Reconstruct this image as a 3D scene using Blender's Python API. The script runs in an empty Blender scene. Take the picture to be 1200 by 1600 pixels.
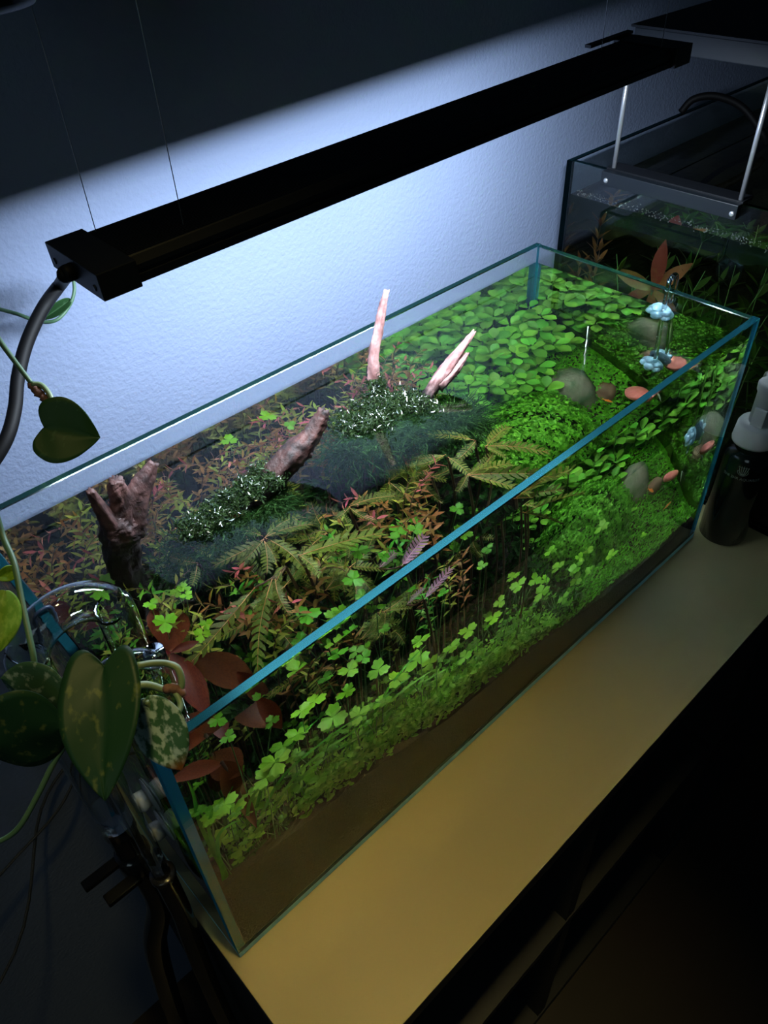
import bpy, bmesh, math, random
import numpy as np
from mathutils import Vector, Matrix, Euler

# ------------------------------------------------------------------ camera
scn = bpy.context.scene
COL = scn.collection
cam_d = bpy.data.cameras.new('camera')
cam = bpy.data.objects.new('camera', cam_d)
COL.objects.link(cam)
cam.location = (-0.0719, -0.7127, 0.8944)
cam.rotation_euler = (0.8438, 0.0391, -0.7565)
cam_d.sensor_fit = 'VERTICAL'
cam_d.sensor_height = 36.0
cam_d.lens = 27.41
cam_d.clip_start = 0.02
cam_d.clip_end = 50
scn.camera = cam

# ------------------------------------------------------------------ world, lights, exposure
w = bpy.data.worlds.new('world'); scn.world = w; w.use_nodes = True
w.node_tree.nodes['Background'].inputs[0].default_value = (0.30, 0.58, 0.70, 1)
w.node_tree.nodes['Background'].inputs[1].default_value = 0.012
vs = scn.view_settings
vs.view_transform = 'Standard'; vs.look = 'None'; vs.gamma = 1.0; vs.use_curve_mapping = False
vs.exposure = 0.0

LAMP_O = Vector((0.1217, -0.215, 0.6555))       # lower front left corner of the bar lamp
_y, _p = -0.0206, 0.0344
LEX = Vector((math.cos(_y)*math.cos(_p), math.sin(_y)*math.cos(_p), math.sin(_p)))
LEY = Vector((-math.sin(_y), math.cos(_y), 0))
LEZ = LEX.cross(LEY)
LL, LW, LH = 0.7172, 0.0819, 0.0185
LM = Matrix((LEX, LEY, LEZ)).transposed().to_4x4(); LM.translation = LAMP_O

def area(name, mat, sx, sy, power, color, spread=180):
    d = bpy.data.lights.new(name, 'AREA'); d.shape = 'RECTANGLE'; d.size = sx; d.size_y = sy
    d.energy = power; d.color = color; d.spread = math.radians(spread)
    o = bpy.data.objects.new(name, d); COL.objects.link(o); o.matrix_world = mat
    return o
def lamp_at(y, z=0.0008):
    m = LM.copy(); m.translation = LM @ Vector((LL/2-0.012, y, z)); return m
# the diodes of the bar lamp: a broad white field and a blue row along the wall side
area('bar_lamp_white_diodes', lamp_at(LW*0.36, 0.0022) @ Matrix.Rotation(math.radians(7), 4, 'X'), LL-0.045, 0.032, 8, (0.80, 0.90, 1.0))
area('bar_lamp_blue_diodes', lamp_at(LW*0.62, 0.0015) @ Matrix.Rotation(math.radians(10), 4, 'X'), LL-0.045, 0.006, 1.1, (0.35, 0.58, 1.0))
# added warm fill from above to brighten the shelf; no known lamp there
_p0, _p1 = Vector((0.10, -0.66, 2.2)), Vector((0.08, -0.52, 0.0))
area('added_shelf_fill', Matrix.Translation(_p0) @ (_p1-_p0).to_track_quat('-Z', 'Y').to_matrix().to_4x4(), 0.10, 0.10, 0.55, (1.0, 0.80, 0.30), 32)

# added faint cool fill from the viewer's left for vine leaves and dark wall
_p0, _p1 = Vector((-1.7, -1.5, 1.5)), Vector((0.0, -0.30, 0.45))
area('added_cool_fill', Matrix.Translation(_p0) @ (_p1-_p0).to_track_quat('-Z', 'Y').to_matrix().to_4x4(), 0.9, 0.9, 1.0, (0.66, 0.90, 1.0), 120)

scn.cycles.max_bounces = 18
scn.cycles.transmission_bounces = 18
scn.cycles.transparent_max_bounces = 16
scn.cycles.diffuse_bounces = 3
scn.cycles.glossy_bounces = 5
scn.cycles.volume_bounces = 0
scn.cycles.sample_clamp_indirect = 60
scn.cycles.caustics_refractive = True
scn.cycles.caustics_reflective = True
scn.cycles.blur_glossy = 0.3
scn.cycles.use_adaptive_sampling = False
try:
    scn.cycles.use_denoising = True
    scn.cycles.denoiser = 'OPENIMAGEDENOISE'
    scn.cycles.denoising_input_passes = 'RGB_ALBEDO_NORMAL'
    scn.cycles.denoising_prefilter = 'ACCURATE'
except Exception:
    pass

# ------------------------------------------------------------------ helpers
def tag(o, label=None, cat=None, group=None, kind=None):
    if label: o['label'] = label
    if cat: o['category'] = cat
    if group: o['group'] = group
    if kind: o['kind'] = kind
    return o
def empty(name, loc=(0, 0, 0), rot=(0, 0, 0)):
    o = bpy.data.objects.new(name, None); COL.objects.link(o)
    o.location = loc; o.rotation_euler = rot; o.empty_display_size = 0.01
    return o
def link(name, mesh, parent=None):
    o = bpy.data.objects.new(name, mesh); COL.objects.link(o)
    if parent: o.parent = parent
    return o
class MB:
    """collects pieces and builds ONE mesh object"""
    def __init__(s): s.v = []; s.f = []; s.m = []; s.sm = []
    def add(s, vs, fs, m=0, smooth=False):
        b = len(s.v); s.v += [tuple(v) for v in vs]
        for f in fs:
            s.f.append(tuple(i+b for i in f)); s.m.append(m); s.sm.append(smooth)
        return s
    def box(s, a, b, m=0, mat=None, ms=None):
        x0, y0, z0 = a; x1, y1, z1 = b
        v = [Vector(p) for p in ((x0,y0,z0),(x1,y0,z0),(x1,y1,z0),(x0,y1,z0),(x0,y0,z1),(x1,y0,z1),(x1,y1,z1),(x0,y1,z1))]
        if mat: v = [mat @ p for p in v]
        fs = [(0,3,2,1),(4,5,6,7),(0,1,5,4),(1,2,6,5),(2,3,7,6),(3,0,4,7)]   # bottom, top, -y, +x, +y, -x
        if ms is None: return s.add(v, fs, m)
        b0 = len(s.v); s.v += [tuple(p) for p in v]
        for f, mi in zip(fs, ms):
            s.f.append(tuple(i+b0 for i in f)); s.m.append(mi); s.sm.append(False)
        return s
    def tube(s, pts, rad, n=8, m=0, cap=True, smooth=True, jit=0.0, rng=None):
        pts = [Vector(p) for p in pts]; N = len(pts)
        if not hasattr(rad, '__len__'): rad = [rad]*N
        t0 = (pts[1]-pts[0]).normalized()
        up = Vector((0,0,1)) if abs(t0.z) < 0.9 else Vector((1,0,0))
        u = t0.cross(up).normalized(); rings = []; vs = []
        for i in range(N):
            t = (pts[min(i+1,N-1)]-pts[max(i-1,0)]).normalized()
            u = (u - t*u.dot(t)); u = u.normalized() if u.length > 1e-6 else t.orthogonal().normalized()
            w_ = t.cross(u)
            for k in range(n):
                a = 2*math.pi*k/n
                r = rad[i]*(1 + (jit*(rng.random()*2-1) if rng else 0))
                vs.append(pts[i] + (u*math.cos(a)+w_*math.sin(a))*r)
        fs = [(i*n+k, i*n+(k+1)%n, (i+1)*n+(k+1)%n, (i+1)*n+k) for i in range(N-1) for k in range(n)]
        if cap: fs += [tuple(range(n-1,-1,-1)), tuple((N-1)*n+k for k in range(n))]
        return s.add(vs, fs, m, smooth)
    def lathe(s, prof, n=24, m=0, mat=None, smooth=True, close=True):
        vs = []; N = len(prof)
        for r, z in prof:
            for k in range(n):
                a = 2*math.pi*k/n; p = Vector((r*math.cos(a), r*math.sin(a), z))
                vs.append(mat @ p if mat else p)
        fs = [(i*n+k, i*n+(k+1)%n, (i+1)*n+(k+1)%n, (i+1)*n+k) for i in range(N-1) for k in range(n)]
        if close: fs += [tuple(range(n-1,-1,-1)), tuple((N-1)*n+k for k in range(n))]
        return s.add(vs, fs, m, smooth)
    def mesh(s, name, mats):
        me = bpy.data.meshes.new(name); me.from_pydata(s.v, [], s.f)
        for m_ in mats: me.materials.append(m_)
        me.polygons.foreach_set('material_index', s.m); me.polygons.foreach_set('use_smooth', s.sm)
        me.update(); return me
    def build(s, name, mats, parent=None, bevel=0):
        if not isinstance(mats, (list, tuple)): mats = [mats]
        o = link(name, s.mesh(name, mats), parent)
        if bevel:
            b = o.modifiers.new('bevel', 'BEVEL'); b.width = bevel; b.segments = 2; b.limit_method = 'ANGLE'
        return o
def spline(pts, n=6):
    """Catmull-Rom through the points"""
    P = [Vector(p) for p in pts]; P = [P[0]*2-P[1]] + P + [P[-1]*2-P[-2]]
    out = []
    for i in range(1, len(P)-2):
        a, b, c, d = P[i-1:i+3]
        for k in range(n):
            t = k/n
            out.append(0.5*((2*b)+(c-a)*t+(2*a-5*b+4*c-d)*t*t+(3*b-a-3*c+d)*t**3))
    out.append(P[-2]); return out

# ------------------------------------------------------------------ materials
def mat_new(name):
    m = bpy.data.materials.new(name); m.use_nodes = True
    nt = m.node_tree; nt.nodes.clear()
    return m, nt, nt.nodes.new('ShaderNodeOutputMaterial')
def noise_ramp(nt, scale, c0, c1, lo=0.3, hi=0.7, detail=3.0, obj=True):
    tc = nt.nodes.new('ShaderNodeTexCoord'); n = nt.nodes.new('ShaderNodeTexNoise')
    n.inputs['Scale'].default_value = scale; n.inputs['Detail'].default_value = detail
    nt.links.new(tc.outputs['Object'], n.inputs['Vector'])
    r = nt.nodes.new('ShaderNodeValToRGB')
    r.color_ramp.elements[0].position = lo; r.color_ramp.elements[0].color = (*c0, 1)
    r.color_ramp.elements[1].position = hi; r.color_ramp.elements[1].color = (*c1, 1)
    nt.links.new(n.outputs['Fac'], r.inputs['Fac'])
    return r, n
def solid(name, c0, c1=None, rough=0.5, scale=40, metal=0.0, spec=0.5, bump=0.0, bscale=None, trans=0.0, tcol=None, vary=0.0, lo=.3, hi=.7):
    m, nt, out = mat_new(name)
    p = nt.nodes.new('ShaderNodeBsdfPrincipled')
    p.inputs['Roughness'].default_value = rough; p.inputs['Metallic'].default_value = metal
    p.inputs['Specular IOR Level'].default_value = spec
    r, n = noise_ramp(nt, scale, c0, c1 or c0, lo, hi)
    col = r.outputs['Color']
    if vary:
        oi = nt.nodes.new('ShaderNodeObjectInfo'); hsv = nt.nodes.new('ShaderNodeHueSaturation')
        mr = nt.nodes.new('ShaderNodeMapRange'); mr.inputs['To Min'].default_value = 1-vary; mr.inputs['To Max'].default_value = 1+vary
        nt.links.new(oi.outputs['Random'], mr.inputs['Value']); nt.links.new(mr.outputs[0], hsv.inputs['Value'])
        mh = nt.nodes.new('ShaderNodeMapRange'); mh.inputs['To Min'].default_value = 0.5-vary*.06; mh.inputs['To Max'].default_value = 0.5+vary*.06
        mm = nt.nodes.new('ShaderNodeMath'); mm.operation = 'FRACT'; mx = nt.nodes.new('ShaderNodeMath'); mx.operation = 'MULTIPLY'; mx.inputs[1].default_value = 7.31
        nt.links.new(oi.outputs['Random'], mx.inputs[0]); nt.links.new(mx.outputs[0], mm.inputs[0]); nt.links.new(mm.outputs[0], mh.inputs['Value'])
        nt.links.new(mh.outputs[0], hsv.inputs['Hue']); nt.links.new(col, hsv.inputs['Color']); col = hsv.outputs['Color']
    nt.links.new(col, p.inputs['Base Color'])
    if bump:
        b = nt.nodes.new('ShaderNodeBump'); b.inputs['Strength'].default_value = bump; b.inputs['Distance'].default_value = 0.002
        n2 = nt.nodes.new('ShaderNodeTexNoise'); n2.inputs['Scale'].default_value = bscale or scale*3; n2.inputs['Detail'].default_value = 4
        tc = nt.nodes.new('ShaderNodeTexCoord'); nt.links.new(tc.outputs['Object'], n2.inputs['Vector'])
        nt.links.new(n2.outputs['Fac'], b.inputs['Height']); nt.links.new(b.outputs[0], p.inputs['Normal'])
    sh = p.outputs[0]
    if trans:
        t = nt.nodes.new('ShaderNodeBsdfTranslucent'); ms = nt.nodes.new('ShaderNodeMixShader'); ms.inputs[0].default_value = trans
        if tcol: t.inputs[0].default_value = (*tcol, 1)
        else: nt.links.new(col, t.inputs[0])
        nt.links.new(sh, ms.inputs[1]); nt.links.new(t.outputs[0], ms.inputs[2]); sh = ms.outputs[0]
    nt.links.new(sh, out.inputs['Surface'])
    return m
def glass(name, color=(1,1,1), ior=1.5, rough=0.0, absorb=None, dens=0.0):
    m, nt, out = mat_new(name)
    g = nt.nodes.new('ShaderNodeBsdfGlass'); g.inputs['Color'].default_value = (*color, 1)
    g.inputs['IOR'].default_value = ior; g.inputs['Roughness'].default_value = rough
    nt.links.new(g.outputs[0], out.inputs['Surface'])
    if absorb:
        a = nt.nodes.new('ShaderNodeVolumeAbsorption'); a.inputs['Color'].default_value = (*absorb, 1); a.inputs['Density'].default_value = dens
        nt.links.new(a.outputs[0], out.inputs['Volume'])
    return m
M_wall = solid('wall_paint', (0.200,0.250,0.375), (0.215,0.265,0.390), rough=0.85, scale=6, bump=0.55, bscale=210)
M_shelf = solid('shelf_laminate', (0.42,0.36,0.17), (0.46,0.39,0.19), rough=0.42, scale=3, spec=0.35)
M_shelf_edge = solid('shelf_edge_band', (0.02,0.022,0.026), rough=0.5)
M_dark = solid('dark_board', (0.010,0.011,0.014), (0.016,0.017,0.02), rough=0.6, scale=8)
M_floor = solid('dark_floor', (0.02,0.014,0.011), (0.03,0.02,0.016), rough=0.6, scale=5)
M_glass = glass('clear_pane_glass', (0.985,1.0,0.99))
def edge_glass(name, gc, dc, f):
    m = glass(name, gc, rough=0.25); nt = m.node_tree; out = [n for n in nt.nodes if n.type == 'OUTPUT_MATERIAL'][0]; g = [n for n in nt.nodes if n.type == 'BSDF_GLASS'][0]
    d = nt.nodes.new('ShaderNodeBsdfDiffuse'); d.inputs[0].default_value = (*dc, 1); x = nt.nodes.new('ShaderNodeMixShader'); x.inputs[0].default_value = f
    nt.links.new(g.outputs[0], x.inputs[1]); nt.links.new(d.outputs[0], x.inputs[2]); nt.links.new(x.outputs[0], out.inputs['Surface']); return m
M_edge = edge_glass('teal_cut_glass_edge', (0.06,0.32,0.38), (0.008,0.066,0.086), 0.40)
M_edge_side = edge_glass('teal_upright_glass_edge', (0.08,0.50,0.70), (0.035,0.33,0.52), 0.72)
M_edge_back = edge_glass('green_rear_glass_edge', (0.20,0.50,0.45), (0.012,0.045,0.045), 0.35)
M_edge_base = edge_glass('painted_glow_base_edge', (0.5,0.95,1.0), (0.45,0.85,0.90), 0.85)  # glow of light guided through the base pane, put into a pale cyan colour
M_cham = glass('polished_chamfer', (0.8,1.0,1.0), rough=0.12)
def water_mat(name, absorb, dens):
    # the top meets air (1.333); the sides touch the panes (water against glass, 1.333/1.5)
    m = glass(name, (1,1,1), ior=1.333, absorb=absorb, dens=dens); nt = m.node_tree; g = [n for n in nt.nodes if n.type == 'BSDF_GLASS'][0]
    ge = nt.nodes.new('ShaderNodeNewGeometry'); sx = nt.nodes.new('ShaderNodeSeparateXYZ'); ab = nt.nodes.new('ShaderNodeMath'); ab.operation = 'ABSOLUTE'
    gt = nt.nodes.new('ShaderNodeMath'); gt.operation = 'GREATER_THAN'; gt.inputs[1].default_value = 0.5
    ml = nt.nodes.new('ShaderNodeMath'); ml.operation = 'MULTIPLY_ADD'; ml.inputs[1].default_value = 1.333-1.333/1.5; ml.inputs[2].default_value = 1.333/1.5
    nt.links.new(ge.outputs['True Normal'], sx.inputs[0]); nt.links.new(sx.outputs['Z'], ab.inputs[0]); nt.links.new(ab.outputs[0], gt.inputs[0]); nt.links.new(gt.outputs[0], ml.inputs[0]); nt.links.new(ml.outputs[0], g.inputs['IOR'])
    return m
M_water = water_mat('tank_water', (0.80,0.92,0.80), 1.1)
M_soil = solid('black_brown_soil', (0.008,0.005,0.003), (0.03,0.019,0.008), rough=0.9, scale=260, bump=0.8, bscale=300)
M_black = solid('black_anodised_metal', (0.006,0.007,0.009), rough=0.42, metal=0.0, spec=0.4)
M_silicone = glass('clear_silicone', (0.75,0.93,0.95), ior=1.4, rough=0.25)

L, W, H, T = 0.9, 0.3644, 0.3925, 0.010
WL = 0.367                         # water level
XL, XR, YB, YF = T+0.0002, L-T-0.0002, -T-0.0002, -W+T+0.0002
G = 0.0004                         # hair gap between water and glass

# ------------------------------------------------------------------ the setting
def struct(name, mb, m, parent=None): return tag(mb.build(name, m, parent), kind='structure')
struct('wall_back', MB().box((-2.2,0.04,-1.0),(3.2,0.14,2.2)), M_wall)
struct('floor', MB().box((-2.2,-2.6,-1.05),(3.2,0.14,-0.9)), M_floor)

# the shelf unit: board on top, open compartments below
unit = tag(empty('shelf_unit', (0.6,-0.25,-0.9)), 'long low shelf unit with a pale yellowish top under the big aquarium', 'shelf unit')
def part(name, mb, m, parent, bevel=0):
    o = mb.build(name, m, parent, bevel); o.matrix_parent_inverse = Matrix.Translation(parent.location).inverted() if parent.rotation_euler[:]==(0,0,0) else parent.matrix_basis.inverted()
    return o
part('top_board', MB().box((-0.012,-0.527,-0.028),(2.2,0.036,0.0), ms=[1,0,1,1,1,1]), [M_shelf, M_shelf_edge], unit, 0.0012)
for x in (-0.012, 0.43, 0.87, 1.31, 1.75):
    part('divider', MB().box((x,-0.52,-0.40),(x+0.022,0.0,-0.0282)), M_dark, unit)
    part('divider', MB().box((x,-0.52,-0.87),(x+0.022,0.0,-0.4222)), M_dark, unit)
part('middle_shelf', MB().box((-0.012,-0.522,-0.422),(2.2,0.0,-0.4002)), M_dark, unit)
part('back_panel', MB().box((-0.012,0.001,-0.87),(2.2,0.012,-0.0282)), M_dark, unit)
part('bottom_shelf', MB().box((-0.012,-0.522,-0.8995),(2.2,0.012,-0.8702)), M_dark, unit)

# ------------------------------------------------------------------ the big rimless tank
tank = tag(empty('aquarium', (0,0,0)), 'large rimless planted glass aquarium in the middle with teal pane edges', 'aquarium')
def tank_panes(root, x0, x1, yf, yb, z0, h, t, wl, edge, inside=None):
    """five panes; where water touches a pane, the shared face belongs to the water"""
    off = Vector(root.location)
    sides, backs, bases = (inside if inside else (edge,)*3)
    def put(name, mb): o = mb.build(name, [M_glass, backs if name in ('back_pane','right_pane') else bases if name == 'base_pane' else edge, sides, M_cham], root); o.matrix_basis = Matrix.Translation(-off)
    put('base_pane', MB().box((x0,yf,z0), (x1,yb,z0+t), ms=[0,0,1,1,1,1]))
    zp = z0+t+0.0004
    def side(name, axis, o_, i_, a, b, wa, wb):
        # o_, i_: outer and inner coordinate; a..b the run; wa..wb the wetted run
        P3 = (lambda d, r, z: (r, d, z)) if axis == 'y' else (lambda d, r, z: (d, r, z))
        mb = MB()
        def q(pts, m):
            v = [Vector(p) for p in pts]; c = sum(v, Vector())/4; n = (v[1]-v[0]).cross(v[2]-v[0])
            ctr = Vector(P3((o_+i_)/2, (a+b)/2, (zp+h)/2))
            mb.add(v, [(0,1,2,3) if n.dot(c-ctr) > 0 else (3,2,1,0)], m)
        cf = 0.0010; sg = 1 if i_ > o_ else -1; o2, i2 = o_+sg*cf, i_-sg*cf
        q([P3(o_,a,zp),P3(o_,b,zp),P3(o_,b,h-cf),P3(o_,a,h-cf)], 0)
        q([P3(i_,a,wl),P3(i_,b,wl),P3(i_,b,h-cf),P3(i_,a,h-cf)], 0)
        if wa-a > .001: q([P3(i_,a,zp),P3(i_,wa,zp),P3(i_,wa,wl),P3(i_,a,wl)], 0)
        if b-wb > .001: q([P3(i_,wb,zp),P3(i_,b,zp),P3(i_,b,wl),P3(i_,wb,wl)], 0)
        q([P3(o2,a,h),P3(o2,b,h),P3(i2,b,h),P3(i2,a,h)], 1)
        q([P3(o_,a,h-cf),P3(o_,b,h-cf),P3(o2,b,h),P3(o2,a,h)], 3); q([P3(i_,a,h-cf),P3(i_,b,h-cf),P3(i2,b,h),P3(i2,a,h)], 3)
        q([P3(o_,a,zp),P3(o_,b,zp),P3(i_,b,zp),P3(i_,a,zp)], 1)
        for r in (a, b):
            v = [Vector(P3(*p)) for p in ((o_,r,zp),(i_,r,zp),(i_,r,h-cf),(i2,r,h),(o2,r,h),(o_,r,h-cf))]
            n = (v[1]-v[0]).cross(v[2]-v[0]); out_ = Vector(P3(0,r-(a+b)/2,0))
            mb.add(v, [tuple(range(6)) if n.dot(out_) > 0 else tuple(range(5,-1,-1))], 2)
        put(name, mb)
    side('front_pane', 'y', yf, yf+t, x0, x1, x0+t, x1-t)
    side('back_pane', 'y', yb, yb-t, x0, x1, x0+t, x1-t)
    side('left_pane', 'x', x0, x0+t, yf+t+.0002, yb-t-.0002, yf+t, yb-t)
    side('right_pane', 'x', x1, x1-t, yf+t+.0002, yb-t-.0002, yf+t, yb-t)
    return zp
zp = tank_panes(tank, 0.0, L, -W, 0.0, 0.0015, H, T, WL, M_edge, (M_edge_side, M_edge_back, M_edge_base))
wz0 = zp
water = MB().box((T,-W+T,wz0),(L-T,-T,WL)).build('water', M_water)
tag(water, 'clear slightly amber water filling the big rimless aquarium', 'water', kind='stuff')

def soil_h(x, y):
    xs = [0,.1,.2,.32,.48,.65,.85,.9]; zs = [.148,.138,.128,.098,.086,.058,.046,.046]
    f = float(np.interp(x, xs, zs)); b = 0.155
    t = min(1, max(0, (y+W)/(W*0.85))); t = t*t*(3-2*t)
    return f+(b-f)*t + 0.004*math.sin(37*x+11*y)*math.sin(23*y+1.3)*min(1,(y+W-T)*30)
nx, ny = 130, 56
mb = MB(); x0,x1,y0,y1 = XL+.0006, XR-.0006, YF+.0006, YB-.0006
rs = random.Random(5)
vs = [(x0+(x1-x0)*i/nx, y0+(y1-y0)*j/ny, soil_h(x0+(x1-x0)*i/nx, y0+(y1-y0)*j/ny)+rs.uniform(-.0012,.0012)) for j in range(ny+1) for i in range(nx+1)]
fs = [(j*(nx+1)+i, j*(nx+1)+i+1, (j+1)*(nx+1)+i+1, (j+1)*(nx+1)+i) for j in range(ny) for i in range(nx)]
base = len(vs); per = [i for i in range(nx+1)] + [j*(nx+1)+nx for j in range(1,ny+1)] + [ny*(nx+1)+i for i in range(nx-1,-1,-1)] + [j*(nx+1) for j in range(ny-1,0,-1)]
vs += [(vs[i][0], vs[i][1], wz0+.001) for i in per]; n_ = len(per)
fs += [(per[k], base+k, base+(k+1)%n_, per[(k+1)%n_]) for k in range(n_)] + [tuple(base+k for k in range(n_-1,-1,-1))]
mb.add(vs, fs, 0, False)
tag(mb.build('soil_bed', M_soil), 'black brown aquarium soil sloping up to the back of the big tank', 'soil', kind='stuff')
# measured layout (metres)
PIN = [[((0.2154, -0.2026, 0.355), (0.2656, -0.2191, 0.351)), ((0.2154, -0.2026, 0.355), (0.2191, -0.2639, 0.351)), ((0.2125, -0.2063, 0.355), (0.2043, -0.2365, 0.351)), ((0.2125, -0.2063, 0.355), (0.1892, -0.242, 0.351)), ((0.2142, -0.2041, 0.355), (0.1747, -0.2127, 0.351)), ((0.2142, -0.2041, 0.355), (0.158, -0.1944, 0.351)), ((0.2156, -0.2001, 0.355), (0.199, -0.1661, 0.351)), ((0.2174, -0.202, 0.355), (0.265, -0.1989, 0.351))], [((0.2068, -0.2486, 0.352), (0.1919, -0.2482, 0.348)), ((0.1869, -0.2524, 0.352), (0.1131, -0.3299, 0.348)), ((0.1688, -0.2493, 0.352), (0.0784, -0.2762, 0.348)), ((0.189, -0.2546, 0.352), (0.1737, -0.2981, 0.348)), ((0.2011, -0.2489, 0.352), (0.17, -0.2611, 0.348))], [((0.2236, -0.249, 0.357), (0.309, -0.2805, 0.353)), ((0.2236, -0.249, 0.357), (0.2745, -0.2744, 0.353)), ((0.2234, -0.2463, 0.357), (0.2215, -0.2824, 0.353))], [((0.3098, -0.2233, 0.345), (0.3606, -0.2436, 0.341)), ((0.3098, -0.2233, 0.345), (0.3172, -0.2598, 0.341)), ((0.3126, -0.2232, 0.345), (0.2866, -0.2242, 0.341))], [((0.4354, -0.2772, 0.345), (0.4909, -0.2681, 0.341)), ((0.4359, -0.2777, 0.345), (0.5058, -0.3433, 0.341)), ((0.4351, -0.2785, 0.345), (0.4628, -0.3389, 0.341)), ((0.4372, -0.2775, 0.345), (0.4887, -0.2962, 0.341)), ((0.4354, -0.2772, 0.345), (0.4097, -0.2868, 0.341))], [((0.4889, -0.2582, 0.345), (0.5404, -0.2484, 0.341)), ((0.4879, -0.2572, 0.345), (0.5328, -0.3155, 0.341)), ((0.487, -0.258, 0.345), (0.491, -0.2869, 0.341))], [((0.484, -0.2449, 0.352), (0.4444, -0.1829, 0.348)), ((0.485, -0.246, 0.352), (0.4432, -0.2528, 0.348))], [((0.4413, -0.2429, 0.35), (0.4373, -0.2802, 0.346)), ((0.4381, -0.2361, 0.35), (0.4169, -0.2165, 0.346)), ((0.4432, -0.2381, 0.35), (0.4022, -0.2211, 0.346))], [((0.1587, -0.1555, 0.345), (0.1507, -0.1213, 0.341)), ((0.1581, -0.1563, 0.345), (0.1668, -0.177, 0.341)), ((0.1587, -0.1555, 0.345), (0.1793, -0.1756, 0.341))], [((0.1519, -0.1763, 0.34), (0.1369, -0.1424, 0.336)), ((0.15, -0.1769, 0.34), (0.1317, -0.1951, 0.336))], [((0.3106, -0.2351, 0.3), (0.3571, -0.2359, 0.296)), ((0.3093, -0.2366, 0.3), (0.2797, -0.2542, 0.296))]]
PURPLE = [((0.3069, -0.3046, 0.3), (0.3517, -0.2954, 0.312)), ((0.289, -0.2902, 0.3), (0.3147, -0.2882, 0.306))]
FRONTPIN = [((0.4476, -0.33, 0.3366), (0.5615, -0.33, 0.3026)), ((0.442, -0.33, 0.3402), (0.5266, -0.33, 0.2749))]
RED = [[((0.0752, -0.2463, 0.33), (0.1097, -0.171, 0.3), 0.036), ((0.0709, -0.2585, 0.35), (0.0507, -0.2446, 0.352), 0.01), ((0.0717, -0.2583, 0.35), (0.0945, -0.2655, 0.352), 0.011), ((0.0714, -0.2574, 0.345), (0.0632, -0.3225, 0.33), 0.022), ((0.0877, -0.2565, 0.31), (0.1211, -0.3041, 0.28), 0.032), ((0.0685, -0.2516, 0.33), (0.0691, -0.2072, 0.31), 0.024)], [((0.0517, -0.2993, 0.3), (0.0659, -0.3254, 0.27), 0.03), ((0.0529, -0.2923, 0.28), (0.047, -0.3039, 0.25), 0.024)], [((0.0187, -0.0927, 0.32), (0.025, -0.1367, 0.31), 0.026), ((0.0178, -0.09, 0.31), (0.0126, -0.1442, 0.3), 0.028), ((0.0312, -0.161, 0.32), (0.0701, -0.1477, 0.31), 0.026)]]
REDF = [[((0.0541, -0.32, 0.2978), (0.0568, -0.33, 0.2426), 0.026), ((0.0537, -0.32, 0.2962), (0.0117, -0.33, 0.3299), 0.026), ((0.1027, -0.31, 0.3356), (0.1145, -0.33, 0.2916), 0.022), ((0.0593, -0.3, 0.2743), (0.0628, -0.34, 0.1881), 0.012)]]
CLOVTOP = [((0.0632, -0.1472, 0.362), 0.0195), ((0.0838, -0.2313, 0.362), 0.0124), ((0.086, -0.2032, 0.362), 0.008), ((0.1114, -0.2059, 0.36), 0.0071), ((0.1196, -0.2062, 0.36), 0.0071), ((0.116, -0.2163, 0.36), 0.0071), ((0.1103, -0.2557, 0.355), 0.0071), ((0.1014, -0.2607, 0.35), 0.0089), ((0.3433, -0.0376, 0.362), 0.0133), ((0.2837, -0.0442, 0.362), 0.0115), ((0.351, -0.0725, 0.362), 0.0089), ((0.0649, -0.3295, 0.33), 0.0089), ((0.1057, -0.33, 0.31), 0.0089), ((0.244, -0.3044, 0.345), 0.0124), ((0.331, -0.3023, 0.355), 0.0098), ((0.3466, -0.2848, 0.34), 0.0071), ((0.3216, -0.2839, 0.34), 0.0115), ((0.3141, -0.354, 0.32), 0.0089), ((0.1989, -0.2852, 0.3), 0.0151), ((0.2138, -0.3057, 0.3), 0.0106), ((0.1778, -0.3002, 0.29), 0.0106), ((0.2795, -0.2714, 0.33), 0.0133), ((0.2955, -0.2917, 0.32), 0.008), ((0.2144, -0.3283, 0.3), 0.0115), ((0.2267, -0.2995, 0.29), 0.0089), ((0.4153, -0.2825, 0.29), 0.0098), ((0.3918, -0.3089, 0.29), 0.0098), ((0.2524, -0.3044, 0.3), 0.0089), ((0.2586, -0.2057, 0.34), 0.008)]
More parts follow.
